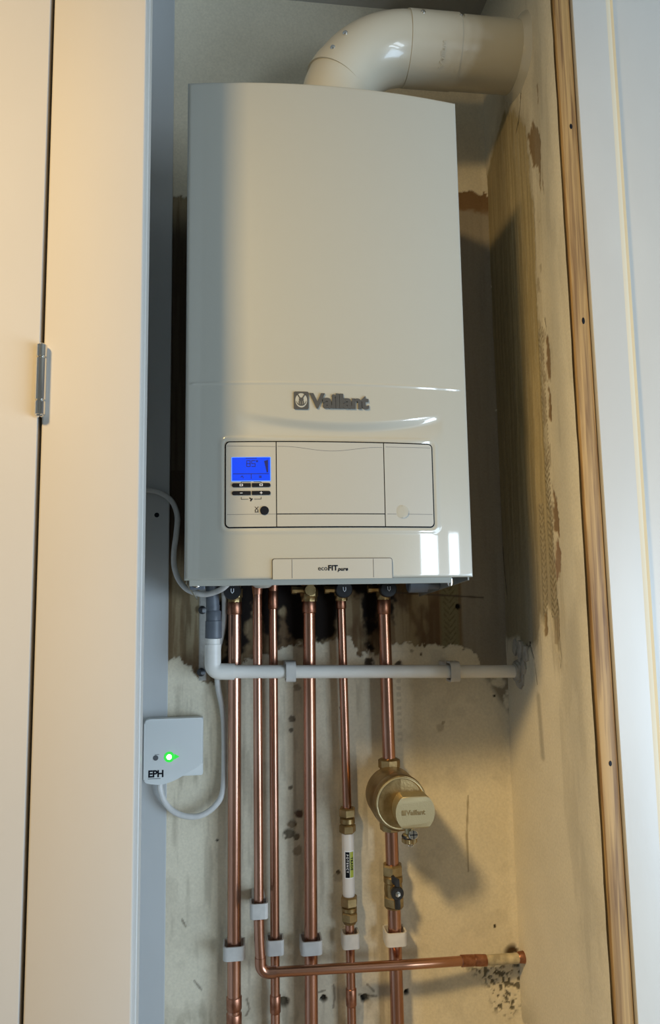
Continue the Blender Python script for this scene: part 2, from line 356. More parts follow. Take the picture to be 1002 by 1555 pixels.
def right_wall():
    ys = np.arange(-0.0385, YW + 0.004, 0.002); zs = np.arange(ZB, ZT + 0.002, 0.002)
    Y, Z = np.meshgrid(ys, zs); n1 = fbm(Y * 60 + 40, Z * 60); n2 = fbm(Y * 220, Z * 220 + 9, 3); nv = fbm(Y * 200 + 3, Z * 7, 4); nb = fbm(Y * 14 + 8, Z * 14)
    col = np.ones(Y.shape + (3,)) * np.array(PAINT); col *= (0.93 + 0.14 * nb)[..., None]; D = np.zeros(Y.shape)
    poly = [(0.33, 0.762), (0.30, 0.79), (0.26, 0.822), (0.207, 0.851), (0.165, 0.815), (0.138, 0.785), (0.120, 0.760), (0.112, 0.65), (0.104, 0.58), (0.108, 0.453), (0.104, 0.33), (0.108, 0.184), (0.095, 0.078),
            (0.092, -0.003), (0.084, -0.050), (0.094, -0.122), (0.102, -0.10), (0.110, -0.055), (0.125, -0.045), (0.14, -0.075), (0.155, -0.06), (0.17, -0.105), (0.215, -0.116), (0.25, -0.10), (0.33, -0.105)]
    sd = sdpoly(Y, Z, poly) + (n1 - 0.5) * 0.012 + (n2 - 0.5) * 0.006
    bare = sm(sd, -0.007, 0.007) * 0.93
    bc = np.ones(col.shape) * np.array((0.42, 0.33, 0.17)); bc = blend(bc, (0.28, 0.215, 0.095), sm(nv, 0.35, 0.70) * 0.75); bc = blend(bc, (0.42, 0.36, 0.24), sm(fbm(Y * 260 + 31, Z * 12, 3), 0.62, 0.78) * 0.5)
    bc = blend(bc, (0.25, 0.225, 0.175), (1 - sm(Z, -0.06, 0.22)) * 0.65)
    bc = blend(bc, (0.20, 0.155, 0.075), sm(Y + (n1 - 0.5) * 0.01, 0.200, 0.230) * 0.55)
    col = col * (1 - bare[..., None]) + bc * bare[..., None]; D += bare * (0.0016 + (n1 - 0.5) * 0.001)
    D += bare * sm(nv, 0.4, 0.6) * 0.0006
    k = sm(sdpoly(Y, Z, poly) + (nv - 0.5) * 0.05, -0.03, 0.0) * (1 - bare); col = blend(col, (0.40, 0.34, 0.23), k * 0.45)
    # embossed jointing tape (chevrons) along the paint edge and a fainter one beside it
    for yc, hw, z0, z1, k in ((0.1015, 0.0095, -0.06, 0.40, 0.75), (0.133, 0.007, -0.06, 0.12, 0.5)):
        band = (np.abs(Y - yc) < hw) & (Z > z0) & (Z < z1)
        ch = (np.abs(((Z - np.abs(Y - yc) * 1.1) / 0.0105) % 1 - 0.5) < 0.18) & band
        col = blend(col, (0.36, 0.31, 0.21), band * 0.5); col = blend(col, (0.15, 0.115, 0.06), ch * k * sm(fbm(Y * 9, Z * 9 + 3), 0.2, 0.45)); D += ch * 0.0008 - band * 0.0006
        e = np.abs(np.abs(Y - yc) - hw) < 0.0012; col = blend(col, (0.13, 0.10, 0.06), (e & (Z > z0) & (Z < z1) & (((Z * 140) % 1) < 0.5)) * 0.7)
    # brown patches where the skim came away
    for c0, c in (([(0.118, 0.745), (0.105, 0.735), (0.090, 0.750), (0.072, 0.715), (0.058, 0.69), (0.064, 0.655), (0.076, 0.61), (0.080, 0.66), (0.098, 0.672)], (0.23, 0.15, 0.07)),
                  ([(0.0805, 0.373), (0.070, 0.375), (0.066, 0.34), (0.069, 0.300), (0.082, 0.305)], (0.22, 0.135, 0.065)), ([(0.083, 0.30), (0.070, 0.28), (0.075, 0.235), (0.086, 0.24)], (0.22, 0.14, 0.07)),
                  ([(0.084, 0.14), (0.070, 0.115), (0.064, 0.085), (0.068, 0.060), (0.088, 0.072)], (0.24, 0.155, 0.085)), ([(0.085, 0.055), (0.072, 0.056), (0.063, 0.035), (0.071, 0.008), (0.085, -0.004), (0.089, 0.02)], (0.26, 0.155, 0.09)),
                  ([(0.064, 0.79), (0.058, 0.785), (0.058, 0.755), (0.064, 0.75)], (0.24, 0.15, 0.07)), ([(0.062, 0.63), (0.055, 0.64), (0.056, 0.62), (0.063, 0.61)], (0.22, 0.14, 0.07)),
                  ([(0.086, 0.59), (0.081, 0.59), (0.080, 0.57), (0.085, 0.565)], (0.2, 0.13, 0.07)), ([(0.140, -0.055), (0.128, -0.05), (0.128, -0.085), (0.138, -0.09)], (0.27, 0.19, 0.10))):
        k = sm(sdpoly(Y, Z, c0) + (n1 - 0.5) * 0.012 + (n2 - 0.5) * 0.008, -0.002, 0.003); col = blend(col, c, k * 0.95); D += k * 0.001
    for c0 in ([(0.090, -0.035), (0.086, -0.07), (0.0885, -0.10), (0.083, -0.12), (0.090, -0.135)], [(0.150, 0.788), (0.163, 0.775), (0.140, 0.80), (0.132, 0.83)], [(0.060, 0.615), (0.056, 0.60)], [(0.083, 0.405), (0.078, 0.39), (0.083, 0.38)],
               [(0.205, -0.105), (0.195, -0.115), (0.185, -0.13), (0.178, -0.17)], [(0.215, -0.12), (0.20, -0.105)], [(0.31, 0.06), (0.305, 0.0), (0.298, -0.04)]):
        k = 1 - sm(seg_d(Y, Z, c0) + (n1 - 0.5) * 0.004, 0.0004, 0.0026); col = blend(col, (0.04, 0.03, 0.02), k * 0.85); D += k * 0.0015
    k = sm(fbm(Y * 70, Z * 45 + 2), 0.5, 0.62) * (np.abs(Y - 0.094) < 0.010) * (Z > -0.1) * (Z < 0.5); col = blend(col, (0.24, 0.18, 0.11), k * 0.5)
    k = sm(fbm(Y * 30, Z * 9 + 5), 0.52, 0.7) * 0.22 * (Y < 0.1); col = blend(col, (0.36, 0.32, 0.24), k)
    k = (1 - sm(seg_d(Y, Z, [(0.175, -0.19), (0.168, -0.28)]), 0.002, 0.012)) * 0.5; col = blend(col, (0.20, 0.18, 0.14), k)
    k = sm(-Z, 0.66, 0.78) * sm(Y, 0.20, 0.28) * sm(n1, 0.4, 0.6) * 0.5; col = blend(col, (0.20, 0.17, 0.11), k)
    D += (nb - 0.5) * 0.002; D += (fbm(Y * 10 + 2, Z * 3) - 0.5) * 0.003
    fl = sm(-Y, -0.09, 0.03)
    P = np.stack([XR + D - fl * (XR - (0.5325 - 0.006 * Z)), Y, Z], -1)
    P = P[:, ::-1]; col = col[:, ::-1]
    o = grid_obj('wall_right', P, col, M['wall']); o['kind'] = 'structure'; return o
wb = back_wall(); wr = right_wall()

# ---------------------------------------------------------------- setting: shell, casing, door, jamb
YP = -0.16                     # front plane of the left joinery
bm = BM(); add_box(bm, (-0.15, YW + 0.012, ZB), (XR + 0.05, YW + 0.05, ZT)); struct('trim_back_masonry', bm, M['wall_plain'] if 'wall_plain' in M else M['board'])
bm = BM(); add_box(bm, (XR + 0.012, -0.012, ZB), (XR + 0.05, YW + 0.05, ZT)); struct('trim_side_masonry', bm, M['board'])
bm = BM(); add_box(bm, (-0.146, -0.097, ZB), (-0.13, YW + 0.012, ZT)); struct('wall_left', bm, M['board'])
bm = BM(); add_box(bm, (-0.143, -0.16, ZT), (XR + 0.05, YW + 0.05, ZT + 0.05)); struct('ceiling', bm, M['room'])
bm = BM(); add_box(bm, (-2.2, -3.4, -1.45), (2.6, YW + 0.05, -1.40)); struct('floor', bm, M['floor'])
bm = BM(); add_box(bm, (-2.2, -3.4, 1.18), (2.6, -0.16, 1.23)); struct('ceiling_room', bm, M['room'])
bm = BM(); add_box(bm, (-2.2, -3.4, -1.40), (2.6, -3.35, 1.18)); struct('wall_rear', bm, M['room'])
bm = BM(); add_box(bm, (-2.2, -3.35, -1.40), (-2.15, -0.16, 1.18)); struct('wall_far_left', bm, M['room'])
bm = BM(); add_box(bm, (2.55, -3.35, -1.40), (2.6, -2.2, 1.18)); struct('wall_far_right', bm, M['room'])
bm = BM(); add_box(bm, (-0.1295, YW - 0.004, ZB), (-0.0465, YW + 0.003, ZT), 0.001, 1); tr = struct('trim_back_board', bm, M['board'])
bm = BM(); lathe(bm, (-0.0678, YW - 0.0036, 0.1199), (0, -1, 0), [(0, 0.0042), (0.0006, 0.0042), (0.0008, 0.0028), (0.0002, 0.0026)], 20); obj('screw_hole', bm, M['black'], tr)

bm = BM(); add_box(bm, (-0.1425, YP, ZB), (-0.0380, -0.097, ZT + 0.06), 0.0022, 3)
cs = struct('trim_casing', bm, [M['door'], M['white']])
for p in cs.data.polygons:
    if p.normal.x > 0.75: p.material_index = 1
bm = BM(); add_box(bm, (-0.0390, YP + 0.030, ZB), (-0.0372, YP + 0.034, ZT), 0.0006, 1); obj('edge_bead', bm, M['white'], cs)
bm = BM(); add_box(bm, (-0.75, YP, ZB), (-0.1468, YP + 0.022, ZT + 0.06), 0.0012, 2)
dr = struct('door_1', bm, M['door'])
bm = BM(); add_box(bm, (-0.75, -0.12, ZB), (-0.1425, -0.09, ZT + 0.06)); struct('trim_frame', bm, M['gasket'])
# hinge: three barrel sections on a pin, sunk in the gap
hx, hy, z0, z1 = -0.1432, YP - 0.0045, 0.1735, 0.2560
bm = BM()
def knuckle(za, zb):
    lathe(bm, (hx, hy, za), (0, 0, 1), [(0.0004, 0.0046), (0.001, 0.0056), (zb - za - 0.001, 0.0056), (zb - za - 0.0004, 0.0046)], 24)
knuckle(z0 + 0.002, z0 + 0.0185); knuckle(z0 + 0.0185, z1 - 0.016); knuckle(z1 - 0.016, z1 - 0.001)
hg = obj('hinge', bm, M['chrome'], dr)
bm = BM(); lathe(bm, (hx, hy, z0), (0, 0, 1), [(0, 0.003), (0.0008, 0.0042), (0.0025, 0.0042), (z1 - z0 - 0.001, 0.0040), (z1 - z0, 0.003)], 20); obj('hinge_pin', bm, M['chrome'], hg)
bm = BM(); add_box(bm, (-0.1466, YP - 0.001, z0 + 0.002), (-0.1428, YP + 0.020, z1 - 0.002)); obj('hinge_leaf', bm, M['chrome'], hg)

def lean(bm):
    for v in bm.verts:
        if v.co.x < 0.6: v.co.x -= 0.006 * v.co.z
# pine lath and painted architrave at the right
bm = BM(); add_box(bm, (0.5380, -0.040, ZB), (0.5615, -0.0140, ZT + 0.06), 0.0012, 2); lean(bm)
lath = struct('trim_lath', bm, M['pine'])
for i, (x, z, h) in enumerate(((0.5480, 0.6470, 0.0042), (0.5500, 0.3550, 0.0050), (0.5525, -0.2460, 0.0036))):
    bm = BM(); lathe(bm, (x, -0.0401, z), (0, -1, 0), [(0, 0.0022), (0.0003, 0.0020), (0.0004, 0.0008)], 14)
    for v in bm.verts: v.co.z = z + (v.co.z - z) * h / 0.0022
    obj('knot', bm, M['knot'] if 'knot' in M else M['black'], lath)
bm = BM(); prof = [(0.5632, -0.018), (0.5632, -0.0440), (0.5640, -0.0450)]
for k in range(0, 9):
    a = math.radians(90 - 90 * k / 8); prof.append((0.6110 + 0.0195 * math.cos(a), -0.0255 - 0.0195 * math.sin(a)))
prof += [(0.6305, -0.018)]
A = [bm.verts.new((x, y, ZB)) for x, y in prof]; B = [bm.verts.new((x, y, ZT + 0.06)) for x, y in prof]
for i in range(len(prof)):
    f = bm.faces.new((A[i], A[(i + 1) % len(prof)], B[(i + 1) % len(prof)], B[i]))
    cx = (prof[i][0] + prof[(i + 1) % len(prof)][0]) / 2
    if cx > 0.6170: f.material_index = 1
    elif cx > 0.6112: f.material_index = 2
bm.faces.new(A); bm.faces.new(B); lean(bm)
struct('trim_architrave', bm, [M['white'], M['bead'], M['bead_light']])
bm = BM(); add_box(bm, (0.6250, -0.0290, ZB), (2.6, -0.012, ZT + 0.06), 0.001, 1); struct('wall_outer', bm, M['white'])

# ---------------------------------------------------------------- the boiler
W, H, BOW = 0.39, 0.70, 0.017
def bow(x): return -BOW * (1 - ((x - W / 2) / (W / 2)) ** 2)
def S(x, z, proud=0.0): return Vector((x, bow(x) - proud, z))
boiler = thing('boiler', 'white wall-hung gas boiler with bowed front, blue display and grey logo', 'boiler', (W / 2, 0.15, 0))
def cover():
    xs = np.concatenate([[0, 0.0006, 0.0015, 0.003], np.arange(0.005, W - 0.004, 0.0022), [W - 0.003, W - 0.0015, W - 0.0006, W]])
    zs = np.concatenate([[0, 0.0006, 0.0015, 0.003], np.arange(0.005, 0.19, 0.0022), np.arange(0.19, 0.285, 0.0009), np.arange(0.286, H - 0.004, 0.004), [H - 0.003, H - 0.0015, H - 0.0006, H]])
    X, Z = np.meshgrid(xs, zs); y = bow(X)
    # rounded outer edge
    e = np.minimum(np.minimum(X, W - X), np.minimum(Z, H - Z)); r = 0.003
    y = y + np.where(e < r, r - np.sqrt(np.maximum(r * r - (r - e) ** 2, 0)), 0)
    # pressed line under the upper panel
    win = sm(X, 0.006, 0.010) * (1 - sm(X, 0.378, 0.382)); dz = Z - 0.2630
    y = y - win * 0.0007 * np.exp(-(dz / 0.0015) ** 2) 
    # shallow swoosh: the skin steps back along a sagging line and comes out again below
    u = (X - 0.210) / 0.142; zc = 0.2175 - 0.0165 * np.clip(1 - u * u, 0, 1)
    ww = np.clip(1 - np.abs(u) ** 3, 0, 1); d = Z - zc
    y = y + ww * 0.0058 * (1 - sm(d, -0.004, 0.010)) * sm(d, -0.028, -0.004)
    # lip round the control panel
    q = np.maximum(np.abs(X - 0.194) - 0.1375, 0); qz = np.maximum(np.abs(Z - 0.1252) - 0.0543, 0); dist = np.hypot(q, qz) - 0.0045
    y = y - 0.0011 * np.exp(-((dist - 0.0035) / 0.0022) ** 2)
    P = np.stack([X, y, Z], -1)
    rows, cols = P.shape[:2]
    # wrap the border back along the sides
    top = P[-1:].copy(); top2 = top.copy(); top2[..., 1] = 0.29; top2[...,2] = H
    bot = P[:1].copy(); bot[..., 1] = 0.012; bot[..., 2] = 0.0
    P = np.concatenate([bot, P, top2], 0)
    l = P[:, :1].copy(); l[..., 1] = np.maximum(0.29, l[..., 1]); l[0, :, 1] = 0.29
    rr = P[:, -1:].copy(); rr[..., 1] = 0.29
    P = np.concatenate([l, P, rr], 1)
    P[..., 0] -= W / 2; P[..., 1] -= 0.15
    o = grid_obj('front_cover', P, None, M['enamel']); o.parent = boiler; o.data.set_sharp_from_angle(angle=math.radians(40)); return o
cv = cover()
bm = BM(); add_box(bm, (0.004, 0.0135, 0.028), (W - 0.004, 0.295, H - 0.002)); obj('chassis', bm, M['black'], boiler)
bm = BM(); add_box(bm, (0.006, 0.008, -0.0075), (0.362, 0.0105, 0.010), 0.0008, 1); add_box(bm, (0.006, 0.008, -0.0075), (0.362, 0.022, -0.0062), 0.0005, 1)
obj('bottom_lip', bm, M['enamel'], boiler)
for x in (0.0015, W - 0.0035):
    bm = BM(); prism(bm, [(0.014, -0.004), (0.289, -0.027), (0.289, 0.06), (0.014, 0.06)], lambda a, b, t, x=x: Vector((x + 0.002 * t, a, b)))
    obj('side_flange', bm, M['enamel'], boiler)
bm = BM(); add_box(bm, (0.006, 0.020, -0.012), (0.026, 0.032, 0.006), 0.001, 1); br = obj('latch_bracket', bm, M['greypl'], boiler)
bm = BM(); lathe(bm, (0.015, 0.0205, -0.0055), (0, -1, 0), [(0, 0.0042), (0.003, 0.0042), (0.0042, 0.0032), (0.0042, 0.0018), (0.0032, 0.0016)], 20); obj('latch_screw', bm, M['chrome'], br)
bm = BM(); lathe(bm, (0.3640, 0.024, -0.0075), (0, 0, 1), [(-0.004, 0.0030), (0.0, 0.0045), (0.006, 0.0045)], 16); obj('cover_screw', bm, M['chrome'], boiler)
bm = BM(); lathe(bm, (0.104, 0.06, 0.004), (0, 0, -1), [(-0.02, 0.020), (0.0, 0.020), (0.009, 0.017), (0.014, 0.010), (0.015, 0.003)], 28); obj('grommet', bm, M['enamel'], boiler)
bm = BM(); lathe(bm, (0.336, 0.16, -0.006), (1, 0.0, 0), [(0, 0.012), (0.002, 0.014), (0.03, 0.014), (0.031, 0.010), (0.05, 0.010)], 28); obj('drain_knob', bm, M['greypl'], boiler)
def slab(poly, proud, base, bm=None, inset=0.0):
    """rounded plate following the bowed front"""
    bm = bm or BM()
    xs_ = [p[0] for p in poly]; x0, x1 = min(xs_), max(xs_)
    prism(bm, poly, lambda a, b, t: Vector((a, -(proud if t else base), b)))
    k = max(1, int((x1 - x0) / 0.008))
    for i in range(1, k):
        xx = x0 + (x1 - x0) * i / k
        bmesh.ops.bisect_plane(bm, geom=list(bm.verts) + list(bm.edges) + list(bm.faces), plane_co=(xx, 0, 0), plane_no=(1, 0, 0))
    for v in bm.verts: v.co.y += bow(v.co.x)
    return bm
PX0, PX1, PZ0, PZ1 = 0.0525, 0.3353, 0.0672, 0.1832
obj('panel_gasket', slab(rrect(PX0, PX1, PZ0, PZ1, 0.0062), 0.0006, -0.003), M['gasket'], boiler)
g = 0.0016; d1, d2, zl = 0.1200, 0.2655, 0.0852
lp = obj('display_panel', slab(rrect(PX0 + g, d1 - g * 0.35, PZ0 + g, PZ1 - g, [0.005, 0, 0, 0.005]), 0.0014, 0), M['plastic'], boiler)
mid = obj('centre_flap', slab(rrect(d1 + g * 0.45, d2 - g * 0.4, zl + 0.0007, PZ1 - g, 0), 0.0014, 0), M['plastic'], boiler)
obj('centre_sill', slab(rrect(d1 + g * 0.45, d2 - g * 0.4, PZ0 + g, zl - 0.0005, 0), 0.0013, 0), M['plastic'], boiler)
rp = obj('right_panel', slab(rrect(d2 + g * 0.4, PX1 - g, PZ0 + g, PZ1 - g, [0, 0.005, 0.005, 0]), 0.0014, 0), M['plastic'], boiler)
def strokes(name, lines, m, parent, wd=0.0006, proud=0.0019, base=0.0010):
    bm = BM()
    for pts in lines:
        segs = []
        for (ax, az), (bx, bz) in zip(pts[:-1], pts[1:]):       # long lines follow the bow in short steps
            k = max(1, int(abs(bx - ax) / 0.006))
            segs += [((ax + (bx - ax) * i / k, az + (bz - az) * i / k), (ax + (bx - ax) * (i + 1) / k, az + (bz - az) * (i + 1) / k)) for i in range(k)]
        for (ax, az), (bx, bz) in segs:
            d = Vector((bx - ax, bz - az)); L = d.length or 1e-6; d /= L; nx, nz = -d.y * wd / 2, d.x * wd / 2; ex, ez = d.x * wd * 0.3, d.y * wd * 0.3
            q = [(ax - nx - ex, az - nz - ez), (bx - nx + ex, bz - nz + ez), (bx + nx + ex, bz + nz + ez), (ax + nx - ex, az + nz - ez)]
            prism(bm, q, lambda a, b, t: S(a, b, proud if t else base))
    return obj(name, bm, m, parent)
strokes('crease_line', [[(PX0 + 0.003, 0.1768), (d1 - 0.001, 0.1755)]], M['greyprint'], lp, 0.00045, 0.00150)
strokes('crease_line', [[(PX0 + 0.003, zl), (d1 - 0.001, zl)]], M['greyprint'], lp, 0.0005, 0.00150)
pts = [(d1 + 0.002 + (d2 - d1 - 0.004) * k / 24, 0.1752 - 0.0048 * math.sin(math.pi * min(1, max(0, (k / 24 - 0.05) / 0.9))) ** 2 + 0.0006 * math.cos(k / 24 * 6)) for k in range(25)]
strokes('crease_line', [pts], M['greyprint'], mid, 0.00045, 0.00150)
strokes('crease_line', [[(d2 + 0.003, 0.1766), (PX1 - 0.003, 0.1772)]], M['greyprint'], rp, 0.00045, 0.00150)
strokes('crease_line', [[(d2 + 0.003, zl), (0.281, zl)], [(0.297, zl), (PX1 - 0.003, zl)]], M['greyprint'], rp, 0.0005, 0.00150)
# display
LX0, LX1, LZ0, LZ1 = 0.0620, 0.1118, 0.1300, 0.1608
obj('display_rim', slab(rrect(LX0 - 0.0010, LX1 + 0.0010, LZ0 - 0.0010, LZ1 + 0.0008, 0.0012), 0.0017, 0), M['lcdrim'], lp)
lcd = obj('display_screen', slab(rrect(LX0, LX1, LZ0, LZ1, 0.0008), 0.0020, 0), M['lcd'], lp)
SEG = {'8': 'abcdefg', '5': 'afgcd'}
def digit(ch, x, z, w_, h_):
    P = {'a': ((0, 1), (1, 1)), 'b': ((1, 1), (1, .5)), 'c': ((1, .5), (1, 0)), 'd': ((0, 0), (1, 0)), 'e': ((0, 0), (0, .5)), 'f': ((0, .5), (0, 1)), 'g': ((0, .5), (1, .5))}
    return [[(x + a * w_, z + b * h_) for a, b in P[s]] for s in SEG[ch]]
L = digit('8', 0.0812, 0.1487, 0.0045, 0.0078) + digit('5', 0.0877, 0.1487, 0.0045, 0.0078)
L += [[(0.0940, 0.1565), (0.0955, 0.1565), (0.0955, 0.1550), (0.0940, 0.1550), (0.0940, 0.1565)]]
strokes('display_digits', L, M['lcdseg'], lcd, 0.0009, 0.0023, 0.0018)
L = [[(0.0635, 0.1390), (0.1100, 0.1390)], [(0.0735, 0.1345), (0.0750, 0.1362), (0.0765, 0.1345), (0.0765, 0.1332)], [(0.0870, 0.1388), (0.0870, 0.1325)], [(0.0978, 0.1362), (0.0978, 0.1335)], [(0.0990, 0.1362), (0.0990, 0.1335)], [(0.1000, 0.1362), (0.1000, 0.1335)], [(0.080, 0.1597), (0.094, 0.1597)]]
strokes('display_icons', L, M['lcdseg'], lcd, 0.0008, 0.0023, 0.0018)
bm = BM(); prism(bm, [(0.1040, 0.1560), (0.1092, 0.1575), (0.1092, 0.1412), (0.1075, 0.1402)], lambda a, b, t: S(a, b, 0.0023 if t else 0.0018)); obj('display_bar', bm, M['lcdseg'], lcd)
def pill(x0, x1, zc, rl, rr_):
    h = 0.00265; return slab(rrect(x0, x1, zc - h, zc + h, [rl, rr_, rr_, rl]), 0.0024, 0)
rowz = (0.1239, 0.1134); k = 0
for zc in rowz:
    for (xa, xb, ra, rb_, side) in ((0.0618, 0.0862, 0.0024, 0.0002, 0), (0.0878, 0.1122, 0.0002, 0.0024, 1)):
        b_ = obj('button', pill(xa, xb, zc, ra, rb_), M['black'], lp); cx = 0.0740 + side * 0.026
        if zc == rowz[0]:
            ls = [[(cx - .0018, zc - .001), (cx - .0018, zc + .0012), (cx + .0018, zc + .0012), (cx + .0018, zc - .001), (cx - .0018, zc - .001)]]
        else:
            ls = [[(cx - .0016, zc), (cx + .0016, zc)]] + ([[(cx, zc - .0016), (cx, zc + .0016)]] if side else [])
        strokes('button_symbol', ls, M['whiteprint'], b_, 0.0006, 0.0027, 0.0022)
L = [[(0.0740, 0.1268), (0.0740, 0.1283), (0.0865, 0.1283)], [(0.0905, 0.1283), (0.1000, 0.1283), (0.1000, 0.1268)], [(0.0740, 0.1080), (0.0740, 0.1052), (0.0830, 0.1052)], [(0.0910, 0.1052), (0.1000, 0.1052), (0.1000, 0.1080)]]
strokes('bracket_marks', L, M['black'], lp, 0.0005, 0.0017, 0.0012)
strokes('spanner_symbol', [[(0.0862, 0.1030), (0.0882, 0.1058)], [(0.0852, 0.1068), (0.0864, 0.1056)]], M['black'], lp, 0.0016, 0.0017, 0.0012)
strokes('chimney_symbol', [[(0.0918, 0.0950), (0.0962, 0.0902)], [(0.0962, 0.0950), (0.0918, 0.0902)], [(0.0925, 0.0882), (0.0925, 0.0902)], [(0.0955, 0.0882), (0.0955, 0.0902)], [(0.0918, 0.0880), (0.0964, 0.0880)]], M['black'], lp, 0.0007, 0.0017, 0.0012)
bm = BM(); lathe(bm, S(0.1042, 0.0900, 0.0010), (0, -1, 0), [(0, 0.0058), (0.0012, 0.0058), (0.0017, 0.0052), (0.0017, 0.0002)], 32); obj('reset_button', bm, M['black'], lp)
bm = BM(); lathe(bm, S(0.2892, 0.0885, 0.0010), (0, -1, 0), [(0, 0.0088), (0.0010, 0.0088), (0.0015, 0.0082), (0.0012, 0.0070), (0.0011, 0.0002)], 40); obj('round_cap', bm, M['enamel'], rp)
# nameplate at the bottom edge
obj('nameplate_gap', slab(rrect(0.1135, 0.2740, 0.0001, 0.0268, [0, 0, 0.0032, 0.0032]), 0.0005, 0), M['greyprint'], boiler)
npl = obj('nameplate', slab(rrect(0.1146, 0.2729, -0.0004, 0.0258, [0, 0, 0.0028, 0.0028]), 0.0024, 0), M['plastic'], boiler)
strokes('nameplate_joint', [[(0.1395, 0.001), (0.1395, 0.0252)]], M['greyprint'], npl, 0.0006, 0.0026, 0.0020)
strokes('nameplate_joint', [[(0.2475, 0.001), (0.2475, 0.0252)]], M['greyprint'], npl, 0.0006, 0.0026, 0.0020)
def onface(x0, z0, proud): return lambda a, b, d: S(x0 + a, z0 + b, proud + d)
obj('lettering_eco', text_bm('eco', 0.0088, 0.0003, onface(0.1733, 0.0106, 0.0024), 0.00004), M['black'], npl)
obj('lettering_fit', text_bm('FIT', 0.0094, 0.0003, onface(0.1865, 0.0106, 0.0024), 0.00038, spacing=1.06), M['black'], npl)
obj('lettering_pure', text_bm('pure', 0.0068, 0.0003, onface(0.1996, 0.0100, 0.0024), 0.00024, shear=0.25, spacing=1.05), M['black'], npl)
# maker's logo
lg = obj('logo_badge', slab(rrect(0.1440, 0.1640, 0.2265, 0.2508, 0.0022), 0.0016, 0), M['logo'], boiler)
def ell(cx, cz, rx, rz, n=28, a0=0, a1=360): return [(cx + rx * math.cos(math.radians(a0 + (a1 - a0) * k / n)), cz + rz * math.sin(math.radians(a0 + (a1 - a0) * k / n))) for k in range(n + (a1 - a0 != 360))]
obj('badge_field', slab(ell(0.1540, 0.2386, 0.0080, 0.0098), 0.0019, 0.001), M['enamel'], lg)
bm = BM()
f_ = lambda a, b, t: S(0.1540 + a, 0.2386 + b, 0.0023 if t else 0.0018)
for s_ in (-1, 1):
    prism(bm, [(s_ * 0.0012, 0.0008), (s_ * 0.0064, 0.0093), (s_ * 0.0052, 0.0100), (s_ * 0.0004, 0.0026)][::s_], f_)          # ears
    prism(bm, [(s_ * 0.0026, 0.0006), (s_ * 0.0036, -0.0022), (s_ * 0.0032, -0.0052), (s_ * 0.0019, -0.0058), (s_ * 0.0019, 0.0)][::s_], f_)  # shoulders
prism(bm, ell(0, 0.0014, 0.0032, 0.0022, 16), f_)
prism(bm, [(-0.0012, 0.0), (0.0012, 0.0), (0.0010, -0.0060), (0, -0.0070), (-0.0010, -0.0060)], f_)
obj('badge_emblem', bm, M['logo'], lg)
obj('badge_arc', prism(BM(), ell(0.1540, 0.2386 + 0.0012, 0.0072, 0.0088, 16, 200, 340) + ell(0.1540, 0.2386 + 0.0022, 0.0072, 0.0082, 16, 340, 200), lambda a, b, t: S(a, b, 0.0023 if t else 0.0018)), M['logo'], lg)
tb = text_bm('Vaillant', 0.0272, 0.0014, onface(0.1650, 0.2292, 0.0006), 0.0011, spacing=0.93)
xs_ = [v.co.x for v in tb.verts]; x0_, x1_ = min(xs_), max(xs_); 
for v in tb.verts:
    nx = 0.1650 + (v.co.x - x0_) * (0.2465 - 0.1650) / (x1_ - x0_); v.co.y += bow(nx) - bow(v.co.x); v.co.x = nx
obj('logo_lettering', tb, M['logo'], boiler)
# flue collar on top of the casing
FX, FY = 0.227, 0.142
bm = BM(); lathe(bm, (FX, FY, H), (0, 0, 1), [(0, 0.072), (0.010, 0.072), (0.013, 0.069), (0.020, 0.0625), (0.028, 0.0625), (0.028, 0.05)], 48); obj('flue_collar', bm, M['flue'], boiler)

# ---------------------------------------------------------------- flue elbow
flue = thing('flue_elbow', 'large cream-white plastic flue bend from the boiler top into the right wall', 'flue', (FX, FY, H + 0.03))
cx, cz, Rm, r = 0.360, 0.765, 0.133, 0.0570
pts = [(FX, FY, 0.7285), (FX, FY, 0.755)] + [(cx - Rm * math.cos(math.radians(a)), FY, cz + Rm * math.sin(math.radians(a))) for a in range(0, 91, 6)]
bm = BM(); add_tube(bm, pts, r, 56); el = obj('elbow_bend', bm, M['flue'], flue)
bm = BM(); add_tube(bm, [(0.352, FY, 0.898), (0.436, FY, 0.8985)], 0.0583, 56); obj('elbow_socket', bm, M['flue'], flue)
bm = BM(); add_tube(bm, [(0.430, FY, 0.898), (0.552, FY, 0.8985)], 0.0568, 56); obj('flue_pipe', bm, M['flue'], flue)
a = math.radians(32); c_ = Vector((cx - Rm * math.cos(a), FY, cz + Rm * math.sin(a))); t_ = Vector((math.sin(a), 0, math.cos(a)))
bm = BM(); add_tube(bm, [c_ - t_ * 0.024, c_ - t_ * 0.0, c_ + t_ * 0.0001], [0.0584, 0.0584, 0.0572], 56); obj('elbow_socket', bm, M['flue'], flue)
for ang, ph in ((31, 0), (43, 0), (None, 0.371), (None, 0.437)):
    if ang is not None:
        a = math.radians(ang); cc = Vector((cx - Rm * math.cos(a), FY, cz + Rm * math.sin(a))); outn = Vector((-math.cos(a), 0, math.sin(a)))
        nrm = (outn * 0.34 + Vector((0, -0.94, 0))).normalized()
    else:
        cc = Vector((ph, FY, 0.898)); nrm = Vector((0, -0.90, 0.44)).normalized()
    if ang is not None: nrm = (outn * 0.50 + Vector((0, -0.86, 0))).normalized()
    bm = BM(); lathe(bm, cc + nrm * 0.0568, nrm, [(0, 0.0042), (0.0022, 0.0042), (0.0036, 0.0030), (0.0040, 0.0010)], 18); obj('screw', bm, M['chrome'], flue)
